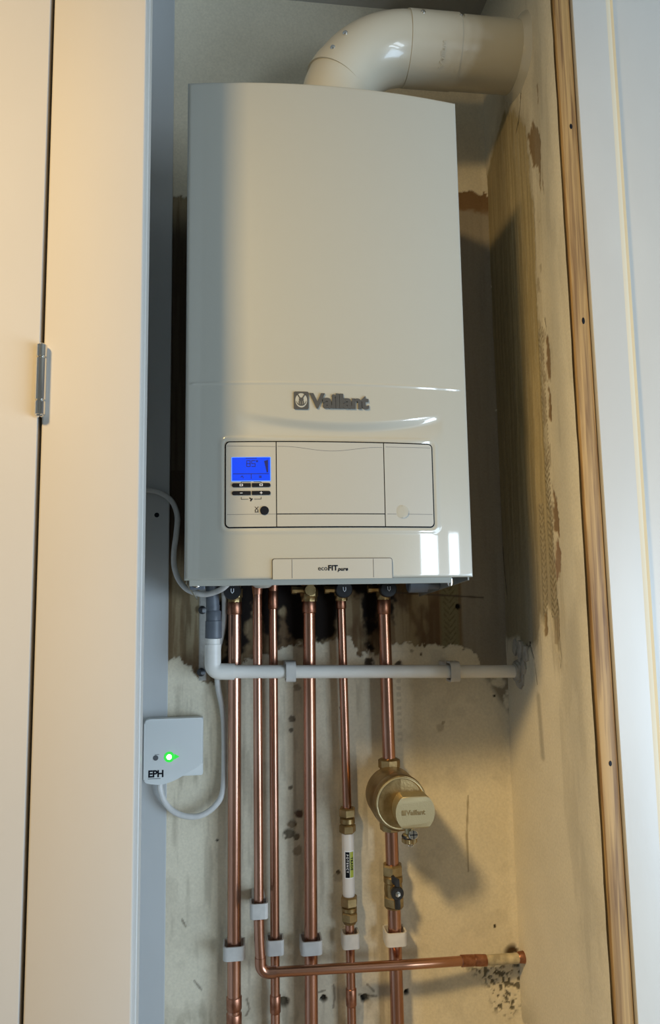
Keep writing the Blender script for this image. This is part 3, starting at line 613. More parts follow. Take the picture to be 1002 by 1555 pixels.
def flue_text(s, z0, x0, size):
    def f(a, b, d):
        th = math.asin(max(-0.99, min(0.99, (z0 + a - 0.898) / 0.0583))); rr_ = 0.0583 + d
        return Vector((x0 - b, FY - rr_ * math.cos(th), 0.898 + rr_ * math.sin(th)))
    return text_bm(s, size, 0.0007, f, 0.0001)
obj('moulded_mark', flue_text('Vaillant', 0.846, 0.408, 0.010), M['flue'], flue)
# plaster fillet where it meets the wall
bm = BM()
for k in range(56):
    pass
add_tube(bm, [(0.540, FY, 0.898), (0.5435, FY, 0.898), (0.5485, FY, 0.898), (0.556, FY, 0.898)], [0.0572, 0.0600, 0.0655, 0.078], 56)
for v in bm.verts:
    rad = Vector((0, v.co.y - FY, v.co.z - 0.898)); v.co += rad.normalized() * (random.random() - 0.5) * 0.002
obj('plaster_fillet', bm, M['fillet'] if 'fillet' in M else M['flue'], flue)

# ---------------------------------------------------------------- copper pipes
YC = 0.285
def pipe_bm(p0, p1, r, seg=1):
    bm = BM(); P0, P1 = Vector(p0), Vector(p1); add_tube(bm, [P0.lerp(P1, i / seg) for i in range(seg + 1)], r, 28); return bm
def sleeve(c, r, z0, z1, x, y, parent, name='solder_sleeve', xt=None):
    bm = BM(); add_tube(bm, [(x, y, z0), (x, y, z0 + 0.0006), (x, y, z0 + 0.0018), ((xt or x), y, z1 - 0.0018), ((xt or x), y, z1 - 0.0006), ((xt or x), y, z1)], [r, r + 0.0006, r + 0.0013, r + 0.0013, r + 0.0006, r], 28)
    for zz in (z0, z1): pass
    return obj(name, bm, M[c], parent)
def vpipe(x, r, z0, z1, label, y=YC, xb=None, sleeves=()):
    if z1 < -0.8:      # runs on down to the floor, keeping its lean
        xb = x + ((xb or x) - x) * (ZB - z0) / (z1 - z0); z1 = ZB
    t = thing('copper_pipe', label, 'pipe', (xb or x, y, z1), 'copper pipes in the boiler recess')
    obj('tube', pipe_bm((x, y, z0), (xb or x, y, z1), r), M['copper'], t)
    for (a, b) in sleeves:
        f = (a - z0) / (z1 - z0); xx = x + ((xb or x) - x) * f
        sleeve('copper_dull', r, b, a, xx, y, t)
    return t
vpipe(0.0655, 0.011, -0.030, -0.86, 'thick vertical copper pipe, leftmost of all, behind the receiver cable', xb=0.0640, sleeves=((-0.0302, -0.052), (-0.655, -0.676), (-0.680, -0.702)))
vpipe(0.1305, 0.0075, -0.012, -0.86, 'slim vertical copper pipe, third from left, passing behind the level pipe', y=0.288, xb=0.1300, sleeves=((-0.0122, -0.044), (-0.660, -0.688)))
vpipe(0.1920, 0.011, -0.030, -0.86, 'thick vertical copper pipe left of the pipe with the white tube', xb=0.1868, sleeves=((-0.0302, -0.052),))
vpipe(0.2480, 0.0075, -0.026, -0.378, 'slim copper pipe coming down to the white tube from above', y=0.288, xb=0.2525, sleeves=((-0.0262, -0.046),))
vpipe(0.2535, 0.0075, -0.548, -0.86, 'slim copper pipe continuing down below the white tube', y=0.288, xb=0.2545, sleeves=((-0.660, -0.688),))
vpipe(0.3225, 0.011, -0.030, -0.302, 'thick copper pipe dropping into the top of the brass filter', xb=0.3255, sleeves=((-0.0302, -0.056),))
vpipe(0.3265, 0.011, -0.400, -0.482, 'short thick copper pipe between brass filter and black lever valve', xb=0.3270)
vpipe(0.3280, 0.011, -0.530, -0.86, 'thick copper pipe going down below the black lever valve', xb=0.3300)
# the pipe that turns into the level run
Y2 = 0.252
t = thing('bent_copper_pipe', 'slim copper pipe turning at an elbow and running level to the right wall', 'pipe', (0.110, Y2, -0.6085))
obj('upright_tube', pipe_bm((0.1030, Y2 + 0.014, -0.012), (0.1033, Y2, -0.530), 0.0075, 1), M['copper'], t)
ez = -0.6090
bm = BM(); add_tube(bm, spline([(0.1033, Y2, -0.528), (0.1040, Y2, -0.560), (0.1055, Y2, ez + 0.022)], 6), 0.0082, 28); obj('offset_tube', bm, M['copper'], t)
path = [(0.1055, Y2, ez + 0.024)] + [(0.1055 + 0.014 * (1 - math.cos(math.radians(q))), Y2, ez + 0.014 - 0.014 * math.sin(math.radians(q))) for q in range(0, 91, 10)] + [(0.130, Y2, ez)]
bm = BM(); add_tube(bm, path, 0.0089, 28); obj('elbow', bm, M['copper'], t)
hp = [(0.128, Y2, ez), (0.30, 0.2555, ez - 0.006), (0.36, 0.258, ez - 0.0085), (0.445, 0.272, ez - 0.0165)]
bm = BM(); add_tube(bm, spline(hp, 8), 0.0075, 28); obj('level_tube', bm, M['copper_h'], t)
bm = BM(); add_tube(bm, [(0.435, 0.2705, ez - 0.0155), (0.436, 0.2706, ez - 0.0156), (0.457, 0.274, ez - 0.0180), (0.459, 0.274, ez - 0.0181), (0.4605, 0.2742, ez - 0.0182), (0.480, 0.277, ez - 0.021), (0.4803, 0.277, ez - 0.021)], [0.0075, 0.0090, 0.0090, 0.0082, 0.0090, 0.0090, 0.0072], 28); obj('coupling', bm, M['copper_dull'], t)
bm = BM(); add_tube(bm, [(0.480, 0.277, ez - 0.021), (0.538, 0.2850, ez - 0.0257)], 0.0082, 28); obj('painted_end', bm, M['paintend'], t)
bm = BM(); add_tube(bm, [(0.5375, 0.2850, ez - 0.0256), (0.541, 0.2855, ez - 0.0250), (0.552, 0.287, ez - 0.0260)], [0.0070, 0.0092, 0.0100], 11); obj('bare_end', bm, M['copper_dull'], t)

# brass compression fittings either side of the white inhibitor tube
def hexnut(bm, x, y, z, r, h, ph=0.26):
    lathe(bm, (x, y, z), (0, 0, -1), [(0, r * 0.86), (h * 0.14, r), (h * 0.86, r), (h, r * 0.86)], 6, ph)
tube = thing('inhibitor_tube', 'white tubular water conditioner with black and green sticker between brass fittings', 'fitting', (0.2525, 0.288, -0.565))
bm = BM(); hexnut(bm, 0.2525, 0.288, -0.3765, 0.0145, 0.0150); obj('compression_nut', bm, M['brass'], tube)
bm = BM(); lathe(bm, (0.2525, 0.288, -0.3915), (0, 0, -1), [(0, 0.0100), (0.002, 0.0125), (0.009, 0.0130), (0.0120, 0.0100)], 28); obj('fitting_body', bm, M['brass'], tube)
bm = BM(); hexnut(bm, 0.2525, 0.288, -0.4030, 0.0140, 0.0140, 0.5); obj('compression_nut', bm, M['brass'], tube)
bm = BM(); lathe(bm, (0.2528, 0.288, -0.4150), (0, 0, -1), [(0, 0.0085), (0.003, 0.0098), (0.006, 0.0102), (0.096, 0.0102), (0.101, 0.0098), (0.104, 0.0085)], 40); bdy = obj('tube_body', bm, M['tubew'], tube)
def sticker(u0, u1, z0, z1, m, name, proud, n=8):
    bm = BM(); r_ = 0.0102
    def f(a, b, t): 
        rr_ = r_ + (proud if t else 0.00002); th = a / r_; return Vector((0.2528 + rr_ * math.sin(th), 0.288 - rr_ * math.cos(th), b))
    poly = [(u0 + (u1 - u0) * k / n, z0) for k in range(n + 1)] + [(u1 - (u1 - u0) * k / n, z1) for k in range(n + 1)]
    A_ = [f(a, b, 1) for a, b in poly]
    vs1 = [[bm.verts.new(f(u0 + (u1 - u0) * k / n, zz, 1)) for k in range(n + 1)] for zz in (z0, z1)]
    vs0 = [[bm.verts.new(f(u0 + (u1 - u0) * k / n, zz, 0)) for k in range(n + 1)] for zz in (z0, z1)]
    for k in range(n):
        bm.faces.new((vs1[0][k], vs1[0][k + 1], vs1[1][k + 1], vs1[1][k])); bm.faces.new((vs0[0][k], vs1[0][k], vs1[0][k + 1], vs0[0][k + 1])[::-1]); bm.faces.new((vs0[1][k], vs1[1][k], vs1[1][k + 1], vs0[1][k + 1]))
    for k in (0, n): bm.faces.new((vs0[0][k], vs1[0][k], vs1[1][k], vs0[1][k]))
    return obj(name, bm, m, bdy)
sticker(-0.0080, 0.0095, -0.4870, -0.4430, M['whiteprint'], 'sticker', 0.00015)
sticker(-0.0062, 0.0008, -0.4855, -0.4450, M['black'], 'sticker_black_band', 0.0003)
sticker(0.0014, 0.0082, -0.4855, -0.4450, M['green'], 'sticker_green_band', 0.0003)
def tubetext(s, u, ztop, size, off, sp=1.0, m='black', name='sticker_lettering', squash=1.0):
    def f(a, b, d):
        rr_ = 0.0102 + 0.0003 + d; th = (u + b) / 0.0102; return Vector((0.2528 + rr_ * math.sin(th), 0.288 - rr_ * math.cos(th), ztop - a * squash))
    return obj(name, text_bm(s, size, 0.0003, f, off, spacing=sp), M[m], bdy)
tubetext('TRADE', 0.0026, -0.4535, 0.0056, 0.00022, 1.25)
tubetext('POTENCY', -0.0043, -0.4485, 0.0048, 0.00008, 1.5, 'whiteprint')
bm = BM(); hexnut(bm, 0.2532, 0.288, -0.5170, 0.0145, 0.0165); obj('compression_nut', bm, M['brass'], tube)
bm = BM(); lathe(bm, (0.2532, 0.288, -0.5330), (0, 0, -1), [(0, 0.0090), (0.002, 0.0128), (0.007, 0.0128), (0.010, 0.0095)], 28); obj('fitting_body', bm, M['brass'], tube)
bm = BM(); hexnut(bm, 0.2535, 0.288, -0.5420, 0.0142, 0.0150, 0.1); lathe(bm, (0.2535, 0.288, -0.5565), (0, 0, -1), [(0, 0.0115), (0.004, 0.0100), (0.005, 0.0078)], 24); obj('compression_nut', bm, M['brass'], tube)

# magnetic filter
FZ = -0.3560; fx = 0.3258
flt = thing('magnetic_filter', 'round brass magnetic filter with an oblong embossed cap on a copper pipe', 'filter', (0.3260, YC, -0.418))
bm = BM(); lathe(bm, (0.3250, 0.298, -0.3525), (0, -1, 0), [(0, 0.020), (0.004, 0.030), (0.012, 0.0385), (0.024, 0.0430), (0.070, 0.0435), (0.092, 0.0415), (0.096, 0.038)], 56); obj('housing', bm, M['brass'], flt)
bm = BM(); lathe(bm, (0.3228, 0.206, -0.3460), (0, -1, 0), [(-0.002, 0.0395), (0, 0.0412), (0.006, 0.0420), (0.014, 0.0418), (0.0175, 0.0408), (0.0190, 0.0395), (0.0190, 0.0372), (0.0172, 0.0362), (0.0120, 0.0356), (0.0115, 0.030), (0.0125, 0.020), (0.0128, 0.0004)], 64); lid = obj('lid', bm, M['brass'], flt, ang=25)
def ring_part(name, R_, tr_, y, a0, a1, m):
    b_ = BM(); n = 48; add_tube(b_, [(0.3228 + R_ * math.cos(math.radians(a0 + (a1 - a0) * k / n)), y, -0.3460 + R_ * math.sin(math.radians(a0 + (a1 - a0) * k / n))) for k in range(n + 1)], tr_, 10)
    return obj(name, b_, m, lid)
ring_part('lid_rim', 0.0382, 0.0016, 0.1872, 0, 360, M['brass_new'])
ring_part('grip_rib', 0.0325, 0.0011, 0.1935, 96, 186, M['brass_new'])
ring_part('grip_rib', 0.0325, 0.0011, 0.1935, 194, 256, M['brass_new'])
ring_part('grip_rib', 0.0325, 0.0011, 0.1935, 28, 86, M['brass_new'])
def capf(yb, yf, k0=1.0):
    return lambda a, b, t: Vector((0.3385 + a * (k0 if not t else 1), yf if t else yb, -0.3530 + b * (k0 if not t else 1)))
def capoutline(R_, hz, n=14):
    a = math.degrees(math.asin(hz / R_)); out = []
    for k in range(n + 1): q = math.radians(-a + 2 * a * k / n); out.append((R_ * math.cos(q), R_ * math.sin(q)))
    for k in range(n + 1): q = math.radians(180 - a + 2 * a * k / n); out.append((R_ * math.cos(q), R_ * math.sin(q)))
    return out
bm = BM(); prism(bm, capoutline(0.0305, 0.0240), capf(0.192, 0.160), 0.0026); cap = obj('magnet_cap', bm, M['brass_new'], flt)
def capt(a, b, d): return Vector((0.3385 - 0.0215 + a, 0.1600 - d, -0.3565 + b))
obj('embossed_lettering', text_bm('Vaillant', 0.0105, 0.0006, lambda a, b, d: capt(a + 0.0075, b, d), 0.0002, spacing=0.95), M['brass'], cap)
bm = BM(); prism(bm, rrect(0.3170, 0.3238, -0.3567, -0.3491, 0.001), lambda a, b, t: Vector((a, 0.1600 - 0.0005 * t, b))); obj('embossed_badge', bm, M['brass'], cap)
bm = BM(); lathe(bm, (0.3255, YC, -0.3010), (0, 0, -1), [(-0.0030, 0.0125), (-0.0015, 0.0165), (0, 0.0185), (0.0125, 0.0185), (0.014, 0.0165)], 8, 0.2)
obj('upper_nut', bm, M['brass'], flt)
bm = BM(); lathe(bm, (0.3255, YC, -0.2990), (0, 0, -1), [(0.014, 0.0150), (0.017, 0.0158), (0.0175, 0.0150), (0.021, 0.0158), (0.0215, 0.0150), (0.036, 0.0160)], 32); obj('threaded_neck', bm, M['brass'], flt)
bm = BM(); lathe(bm, (0.3260, YC, -0.3850), (0, 0, -1), [(0, 0.0200), (0.014, 0.0200), (0.018, 0.0185), (0.022, 0.0190), (0.030, 0.0180), (0.032, 0.0130)], 8, 0.2); obj('lower_nut', bm, M['brass'], flt)
bm = BM(); lathe(bm, (0.3350, 0.190, -0.3780), (0, 0, -1), [(0, 0.0070), (0.014, 0.0070), (0.016, 0.0100), (0.019, 0.0105), (0.020, 0.0070)], 28); dv = obj('drain_valve', bm, M['brass_new'], flt)
bm = BM(); add_tube(bm, [(0.3350, 0.190, -0.3945), (0.3350, 0.190, -0.3965), (0.3350, 0.190, -0.3990)], [0.0112, 0.0122, 0.0112], 30); obj('seal_ring', bm, M['blackpl'], dv)
bm = BM(); n_ = 48
add_tube(bm, [(0.3350, 0.190, -0.3985), (0.3350, 0.190, -0.3995), (0.3350, 0.190, -0.4050), (0.3350, 0.190, -0.4060)], [0.0105, 0.0120, 0.0120, 0.0105], n_)
for i_, v in enumerate(bm.verts):
    if i_ % 2: d_ = Vector((v.co.x - 0.335, v.co.y - 0.19, 0)); v.co -= d_ * 0.05
obj('knurled_cap', bm, M['brass'], dv)
bm = BM(); add_tube(bm, spline([(0.3315, 0.186, -0.4058), (0.3325, 0.183, -0.4085), (0.3365, 0.182, -0.4095), (0.3390, 0.183, -0.4080), (0.3385, 0.186, -0.4055)], 5), 0.0010, 10); obj('wire_loop', bm, M['chrome'], dv)
bm = BM(); lathe(bm, (0.3385, 0.182, -0.3905), (0, -1, 0), [(0, 0.0060), (0.004, 0.0075), (0.0065, 0.0075), (0.0072, 0.0066), (0.0072, 0.0010)], 28); sc = obj('drain_screw', bm, M['chrome'], flt)
bm = BM()
for a_, b_ in (((-0.0062, -0.0006), (0.0062, 0.0006)), ((-0.0006, -0.0062), (0.0006, 0.0062))):
    add_box(bm, (0.3385 + a_[0], 0.1744, -0.3905 + a_[1]), (0.3385 + b_[0], 0.1750, -0.3905 + b_[1]))
obj('screw_slot', bm, M['black'], sc)

# lever valve
vx = 0.3275
vt = thing('lever_valve', 'brass shut-off valve with small black lever under the magnetic filter', 'valve', (vx, YC, -0.537))
bm = BM(); hexnut(bm, vx - 0.0005, YC, -0.4700, 0.0178, 0.0185, 0.2); obj('upper_nut', bm, M['brass'], vt)
bm = BM(); lathe(bm, (vx, YC, -0.4880), (0, 0, -1), [(0, 0.0140), (0.002, 0.0160), (0.010, 0.0160), (0.012, 0.0145), (0.022, 0.0155), (0.032, 0.0145), (0.036, 0.0140)], 28); obj('valve_body', bm, M['brass'], vt)
bm = BM(); hexnut(bm, vx + 0.0005, YC, -0.5195, 0.0182, 0.0175, 0.2); lathe(bm, (vx + 0.0005, YC, -0.5365), (0, 0, -1), [(0, 0.0150), (0.0025, 0.0145), (0.003, 0.0112)], 28); obj('lower_nut', bm, M['brass'], vt)
bm = BM(); lathe(bm, (vx + 0.0005, YC - 0.012, -0.5060), (0, -1, 0), [(0, 0.0085), (0.012, 0.0080), (0.014, 0.006)], 28); obj('spindle', bm, M['brass'], vt)
bm = BM(); lathe(bm, (vx + 0.0005, 0.2610, -0.5060), (0, -1, 0), [(0, 0.0095), (0.0012, 0.0105), (0.007, 0.0105), (0.0085, 0.0095), (0.0085, 0.002)], 36)
prism(bm, [(0.0, 0.008), (-0.0080, 0.0170), (-0.0085, 0.0260), (-0.0040, 0.0275), (-0.0015, 0.0240), (0.0042, 0.0210), (0.0048, 0.004)], lambda a, b, t: Vector((vx + a, 0.2600 - 0.006 * t, -0.5060 + b)), 0.0008)
prism(bm, [(-0.0036, -0.005), (0.0048, -0.005), (0.0052, -0.0240), (0.0030, -0.0255), (-0.0036, -0.0245)], lambda a, b, t: Vector((vx + a, 0.2600 - 0.006 * t, -0.5060 + b)), 0.0008)
lv = obj('lever', bm, M['blackpl'], vt)
bm = BM(); lathe(bm, (vx + 0.0005, 0.2528, -0.5060), (0, -1, 0), [(0, 0.0046), (0.0020, 0.0046), (0.0026, 0.0040), (0.0026, 0.0026), (0.0012, 0.0024), (0.0012, 0.0002)], 6); obj('lever_screw', bm, M['chrome'], lv)

# service valves under the boiler
def service_valve(x, label, r, yellow=False):
    t = thing('service_valve', label, 'valve', (x, YC, -0.032), 'valves under the boiler')
    bm = BM(); lathe(bm, (x, YC, 0.027), (0, 0, -1), [(0, r), (0.034, r), (0.036, r + 0.003), (0.050, r + 0.003), (0.052, r + 0.0015), (0.059, r + 0.0010)], 10); obj('valve_body', bm, M['gasbrass'] if yellow and 'gasbrass' in M else M['brass'], t)
    if x > 0.1: bm = BM(); lathe(bm, (x - 0.012, YC - 0.020, -0.012), (-1, 0, 0), [(-0.012, 0.0060), (0.010, 0.0060), (0.012, 0.0075), (0.019, 0.0075), (0.020, 0.006)], 8); obj('test_point', bm, M['brass'], t)
    bm = BM(); lathe(bm, (x - 0.002, YC - 0.006, -0.013), (0, -1, 0), [(0, 0.009), (0.040, 0.009)], 20); obj('stem', bm, M['brass'], t)
    if not yellow:
        bm = BM(); lathe(bm, (x - 0.004, 0.240, -0.013), (0, -1, 0), [(0, 0.0125), (0.002, 0.0140), (0.018, 0.0140), (0.020, 0.0125), (0.020, 0.002)], 28); kb = obj('knob', bm, M['blackpl'], t)
        bm = BM(); add_tube(bm, [(x - 0.006, 0.2195, -0.009), (x - 0.006, 0.2185, -0.014), (x - 0.004, 0.2180, -0.0165), (x - 0.002, 0.2185, -0.014), (x - 0.002, 0.2195, -0.009)], 0.0007, 8); obj('knob_highlight', bm, M['whiteprint'], kb)  # U-shaped highlight on the knob, modelled as a thin white tube
    return t
service_valve(0.0655, 'brass valve with black knob above the leftmost thick copper pipe', 0.011)
service_valve(0.1920, 'yellowish brass gas valve without black knob under the middle of the boiler', 0.013, True)
service_valve(0.2480, 'brass valve with black knob above the slim pipe with the white tube', 0.010)
service_valve(0.3225, 'brass valve with black knob above the pipe to the magnetic filter', 0.011)
for x, yb_, lab in ((0.1030, Y2 + 0.014, 'copper union above the pipe that bends, under the boiler'), (0.1305, 0.288, 'copper union above the third pipe, close right of another union')):
    bm = BM(); lathe(bm, (x, yb_, 0.027), (0, 0, -1), [(0, 0.010), (0.028, 0.0105), (0.034, 0.0090), (0.044, 0.0080), (0.046, 0.0076)], 24); tag(obj('pipe_union', bm, M['copper_dull'], None, origin=(x, yb_, -0.019)), lab, 'fitting', 'copper unions under the boiler')

# ---------------------------------------------------------------- pipe clips: hollow plastic bands on the wall
def ring_prism(bm, outer, inner, f):
    n = len(outer); O0 = [bm.verts.new(f(a, b, 0)) for a, b in outer]; O1 = [bm.verts.new(f(a, b, 1)) for a, b in outer]
    I0 = [bm.verts.new(f(a, b, 0)) for a, b in inner]; I1 = [bm.verts.new(f(a, b, 1)) for a, b in inner]
    for i in range(n):
        j = (i + 1) % n
        bm.faces.new((O0[i], O0[j], O1[j], O1[i])); bm.faces.new((I0[j], I0[i], I1[i], I1[j]))
        bm.faces.new((O1[i], O1[j], I1[j], I1[i])); bm.faces.new((O0[j], O0[i], I0[i], I0[j]))
    return bm
def make_clip(x, r, z, label, yf, yb=YW + 0.001, h=0.0115, extra=0.0035, pipe_y=YC):
    t = thing('pipe_clip', label, 'pipe clip', (x, YW, z), 'white plastic pipe clips')
    w2 = r + extra + 0.0032; yi = pipe_y + r + 0.0035
    out = rrect(x - w2, x + w2, yf, yi + 0.002, [w2 * 0.42] * 2 + [0.002] * 2); inn = rrect(x - w2 + 0.0026, x + w2 - 0.0026, yf + 0.0026, yi - 0.0004, [w2 * 0.32] * 2 + [0.0008] * 2)
    bm = ring_prism(BM(), out, inn, lambda a, b, s: Vector((a, b, z - h + 2 * h * s)))
    obj('band', bm, M['clip'], t)
    bm = BM(); add_box(bm, (x - w2 * 0.72, yi + 0.0015, z - h * 0.8), (x + w2 * 0.72, yb, z + h * 0.8), 0.0006, 1)
    obj('foot', bm, M['clip'], t)
    return t
make_clip(0.0645, 0.011, -0.5860, 'wide white clip on the leftmost thick copper pipe near the bottom', YC - 0.0165, h=0.0105)
make_clip(0.1033, 0.0075, -0.5130, 'small white clip on the pipe just above its elbow, highest of the lower clips', Y2 - 0.0125, pipe_y=Y2)
make_clip(0.1302, 0.0075, -0.5850, 'small white clip on the slim copper pipe right of the elbow', 0.288 - 0.013, pipe_y=0.288)
make_clip(0.1885, 0.011, -0.5870, 'wide white clip on the thick pipe left of the white tube pipe', YC - 0.0165, h=0.0105)
make_clip(0.2540, 0.0075, -0.5845, 'small white clip just below the white tube and its brass fittings', 0.288 - 0.013, pipe_y=0.288)
make_clip(0.3283, 0.011, -0.5840, 'wide cream clip on the pipe below the black lever valve', YC - 0.0165, h=0.0105)

# ---------------------------------------------------------------- condensate waste
YV = 0.250
ws = thing('waste_pipe', 'white plastic waste pipe crossing in front of the copper pipes to the right wall', 'pipe', (0.030, YV, -0.142))
zl_, zr_ = -0.1425, -0.1570
bm = BM(); add_tube(bm, [(0.056, YV, zl_ - 0.0007), (0.552, 0.2515, zr_)], 0.0108, 32); obj('level_tube', bm, M['waste'], ws)
bm = BM(); x0e = 0.0300
path = [(x0e, YV, -0.0985), (x0e, YV, zl_ + 0.016)] + [(x0e + 0.012 * (1 - math.cos(math.radians(q))), YV, zl_ + 0.012 - 0.012 * math.sin(math.radians(q))) for q in range(0, 91, 15)] + [(0.0655, YV, zl_ - 0.001)]
add_tube(bm, path, 0.0132, 32); obj('elbow', bm, M['waste'], ws)
bm = BM(); add_tube(bm, [(x0e, YV, -0.0885), (x0e, YV, -0.100)], 0.0118, 28); obj('upright_tube', bm, M['waste'], ws)
bm = BM(); lathe(bm, (x0e + 0.0012, YV, -0.0600), (0, 0, -1), [(0, 0.0118), (0.001, 0.0134), (0.028, 0.0138), (0.0295, 0.0120)], 32); lathe(bm, (x0e + 0.001, YV, -0.0440), (0, 0, -1), [(0, 0.0110), (0.002, 0.0122), (0.017, 0.0122)], 32); obj('rubber_coupling', bm, M['greypl'], ws)
bm = BM(); add_tube(bm, [(x0e - 0.001, YV, 0.027), (x0e - 0.001, YV, -0.0220), (x0e, YV, -0.0450)], 0.0108, 28)
for zz in (-0.036, -0.039): add_tube(bm, [(x0e, YV, zz), (x0e, YV, zz - 0.0012)], 0.0114, 28)
obj('drain_hose', bm, M['greypl2'] if 'greypl2' in M else M['greypl'], ws)
# lumpy plaster collar in the right wall
bm = BM()
def blob_ring(cy, cz_, r0, r1, n, th, xx):
    ring = []
    for k in range(n):
        q = 2 * math.pi * k / n; rr_ = r0 + (r1 - r0) * (0.5 + 0.5 * math.sin(3 * q + 1)) + random.uniform(-0.0015, 0.0015)
        ring.append((cy + rr_ * math.cos(q), cz_ + rr_ * math.sin(q)))
    return ring
for j, (ra, rb_, xx, dp) in enumerate(((0.0135, 0.0155, 0.5400, 0.0), (0.0165, 0.0195, 0.5435, 0.0), (0.021, 0.027, 0.5465, 0.004))):
    ring = blob_ring(0.2505, zr_ - dp * 0.5, ra, rb_, 30, 0, 0)
    prism(bm, ring, lambda a, b, t, xx=xx: Vector((xx if t else 0.556, a, b)), 0.0008)
obj('plaster_collar', bm, M['collar'] if 'collar' in M else M['clip'], ws, ang=50)
def waste_clip(x, z, label):
    t = thing('waste_clip', label, 'pipe clip', (x, YW, z), 'white clips on the waste pipe')
    bm = ring_prism(BM(), rrect(YV - 0.0140, YV + 0.0170, z - 0.0168, z + 0.0168, [0.009, 0.003, 0.003, 0.009]), rrect(YV - 0.0112, YV + 0.0142, z - 0.0140, z + 0.0140, [0.007, 0.002, 0.002, 0.007]), lambda a, b, s: Vector((x - 0.008 + 0.016 * s, a, b)))
    obj('band', bm, M['clip'], t)
    bm = BM(); add_box(bm, (x - 0.008, YV + 0.0165, z - 0.013), (x + 0.008, YW + 0.001, z + 0.013), 0.0008, 1); obj('foot', bm, M['clip'], t)
waste_clip(0.1565, -0.1455, 'white clip on the waste pipe, left one, between the copper pipes')
waste_clip(0.4330, -0.1535, 'white clip on the waste pipe, right one, near the right wall')

# ---------------------------------------------------------------- receiver box
rx = thing('wireless_receiver', 'white square heating receiver with glowing green light on the wall', 'receiver', (-0.035, YW, -0.268))
X0, X1, Z0, Z1 = -0.0812, 0.0136, -0.3155, -0.2195
bm = BM(); prism(bm, rrect(X0 + 0.003, X1 - 0.0005, Z0 + 0.001, Z1 - 0.001, 0.003), lambda a, b, t: Vector((a, 0.3055 if not t else 0.2950, b)), 0.0008); obj('back_plate', bm, M['box'], rx)
poly = [(X0 + 0.0045, Z1 - 0.0006)] ; poly = []
def arc(cx_, cz_, r_, a0, a1, n=6):
    return [(cx_ + r_ * math.cos(math.radians(a0 + (a1 - a0) * k / n)), cz_ + r_ * math.sin(math.radians(a0 + (a1 - a0) * k / n))) for k in range(n + 1)]
poly += arc(X1 - 0.003, Z1 - 0.003, 0.003, 0, 90) + arc(X0 + 0.007, Z1 - 0.007, 0.007, 90, 180) + arc(X0 + 0.008, Z0 + 0.0015, 0.008, 180, 262)
sw = spline([(X0 + 0.012, Z0 - 0.0068, 0), (X0 + 0.030, Z0 - 0.0078, 0), (X0 + 0.050, Z0 - 0.0020, 0), (X0 + 0.072, Z0 + 0.0095, 0), (X1 - 0.003, Z0 + 0.0205, 0), (X1 - 0.0002, Z0 + 0.0240, 0)], 5)
poly += [(p.x, p.y) for p in sw]
bm = BM(); prism(bm, poly[::-1], lambda a, b, t: Vector((a, 0.2970 if not t else 0.2810, b)), 0.0022); fc = obj('front_cover', bm, M['box'], rx)
YF = 0.2810
def flat(x0, z0): return lambda a, b, d: Vector((x0 + a, YF - d - 0.00002, z0 + b))
obj('lettering', text_bm('EPH', 0.0150, 0.0003, flat(X0 + 0.0070, Z0 + 0.0045), 0.0005, spacing=0.95), M['black'], fc)
bm = BM(); add_box(bm, (X0 + 0.0070, YF - 0.0003, Z0 + 0.0016), (X0 + 0.0270, YF + 0.0002, Z0 + 0.0022)); obj('underline', bm, M['black'], fc); bm = BM(); add_box(bm, (X0 + 0.0175, YF - 0.0003, Z0 + 0.0395), (X0 + 0.0245, YF + 0.0002, Z0 + 0.0400)); obj('button_dash', bm, M['black'], fc)
bm = BM(); lathe(bm, (X0 + 0.0190, YF + 0.0005, Z0 + 0.0345), (0, -1, 0), [(0, 0.0042), (0.0010, 0.0042), (0.0016, 0.0034), (0.0016, 0.0003)], 24); obj('button', bm, M['greyprint'], fc)
bm = BM(); lathe(bm, (X0 + 0.0405, YF + 0.0005, Z0 + 0.0352), (0, -1, 0), [(0, 0.0085), (0.0008, 0.0085), (0.0011, 0.0078), (0.0011, 0.0003)], 28); lr = obj('light_ring', bm, M['ledring'], fc)
bm = BM(); prism(bm, [(X0 + 0.0490, Z0 + 0.0310), (X0 + 0.0570, Z0 + 0.0352), (X0 + 0.0490, Z0 + 0.0395)], lambda a, b, t: Vector((a, YF - 0.0008 * t + 0.0003, b))); obj('light_arrow', bm, M['ledring'], fc)
bm = BM(); lathe(bm, (X0 + 0.0405, YF, Z0 + 0.0352), (0, -1, 0), [(0, 0.0042), (0.0018, 0.0040), (0.0028, 0.0026), (0.0031, 0.0004)], 24); obj('led', bm, M['led'], fc)
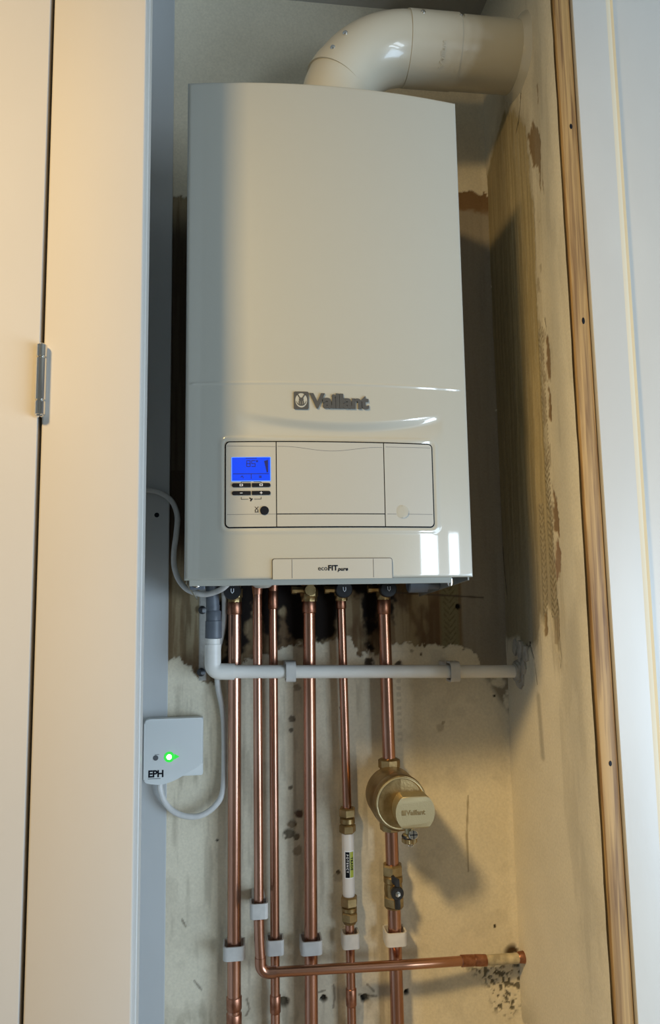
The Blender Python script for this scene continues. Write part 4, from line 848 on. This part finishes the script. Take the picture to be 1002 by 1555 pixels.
# cables
cb = [(-0.0560, 0.2900, -0.3222), (-0.0555, 0.2900, -0.332), (-0.0485, 0.2890, -0.352), (-0.0320, 0.2880, -0.3690), (-0.0100, 0.2870, -0.3770), (0.0120, 0.2870, -0.3760), (0.0330, 0.2880, -0.3630), (0.0455, 0.2900, -0.3420), (0.0480, 0.2960, -0.300),
      (0.0475, 0.2990, -0.240), (0.0440, 0.2990, -0.205), (0.0370, 0.2990, -0.170), (0.0360, 0.2985, -0.120), (0.0470, 0.2950, -0.070), (0.0480, 0.2900, -0.020), (0.0440, 0.280, 0.027)]
bm = BM(); add_tube(bm, spline(cb, 8), 0.0048, 16); tag(obj('receiver_cable', bm, M['cable'], None, origin=(-0.056, 0.29, -0.316)), 'white cable looping from under the green-lit receiver up beside the leftmost copper pipe', 'cable')
cb = [(-0.0950, 0.2990, 0.163), (-0.0700, 0.2975, 0.1600), (-0.0520, 0.2960, 0.1520), (-0.0390, 0.2910, 0.1380), (-0.0315, 0.2850, 0.1150), (-0.0325, 0.2800, 0.0850), (-0.0355, 0.2750, 0.0550), (-0.0345, 0.2700, 0.0300), (-0.0270, 0.2650, 0.0080), (-0.0130, 0.2500, -0.0080),
      (0.0040, 0.2340, -0.0155), (0.0200, 0.2250, -0.0175), (0.0360, 0.2100, -0.0135), (0.0490, 0.1900, -0.0070), (0.0600, 0.1700, 0.0060), (0.0640, 0.160, 0.027)]
bm = BM(); add_tube(bm, spline(cb, 8), 0.0046, 16); tag(obj('power_cable', bm, M['cable'], None, origin=(-0.095, 0.299, 0.163)), 'grey-white cable curving down left of the boiler and under its lower left corner', 'cable')
# black wall screws beside the waste
for x, z, lab in ((0.0105, -0.0440, 'black screw head in the wall left of the grey waste coupling'), (0.0090, -0.1485, 'black screw head in broken plaster beside the waste elbow')):
    bm = BM(); lathe(bm, (x, YW - 0.001, z), (0, -1, 0), [(-0.004, 0.0035), (0.0, 0.0070), (0.003, 0.0070), (0.0055, 0.0050), (0.0055, 0.0025), (0.0035, 0.0022)], 18); tag(obj('wall_screw', bm, M['blackpl'], None, origin=(x, YW, z)), lab, 'screw', 'black screws in the wall')
# flaked plaster bits round the pipe entries
bits = [(0.547, 0.238, -0.118, 0.010, 0.019), (0.547, 0.215, -0.125, 0.011, 0.016), (0.548, 0.262, -0.118, 0.009, 0.015), (0.548, 0.226, -0.145, 0.009, 0.014)]
for i, (x, y, z, ry, rz) in enumerate(bits):
    bm = BM(); n = 11; ring = [(y + ry * random.uniform(0.7, 1.15) * math.cos(2 * math.pi * k / n), z + rz * random.uniform(0.7, 1.15) * math.sin(2 * math.pi * k / n)) for k in range(n)]
    prism(bm, ring, lambda a, b, t, x=x: Vector((x - 0.0018 * t + 0.004 * (1 - t) + 0.25 * (b + 0.13) * 0.05, a, b)), 0.0006)
    obj('plaster_flake', bm, M['collar'] if 'collar' in M else M['clip'], wr, ang=50)
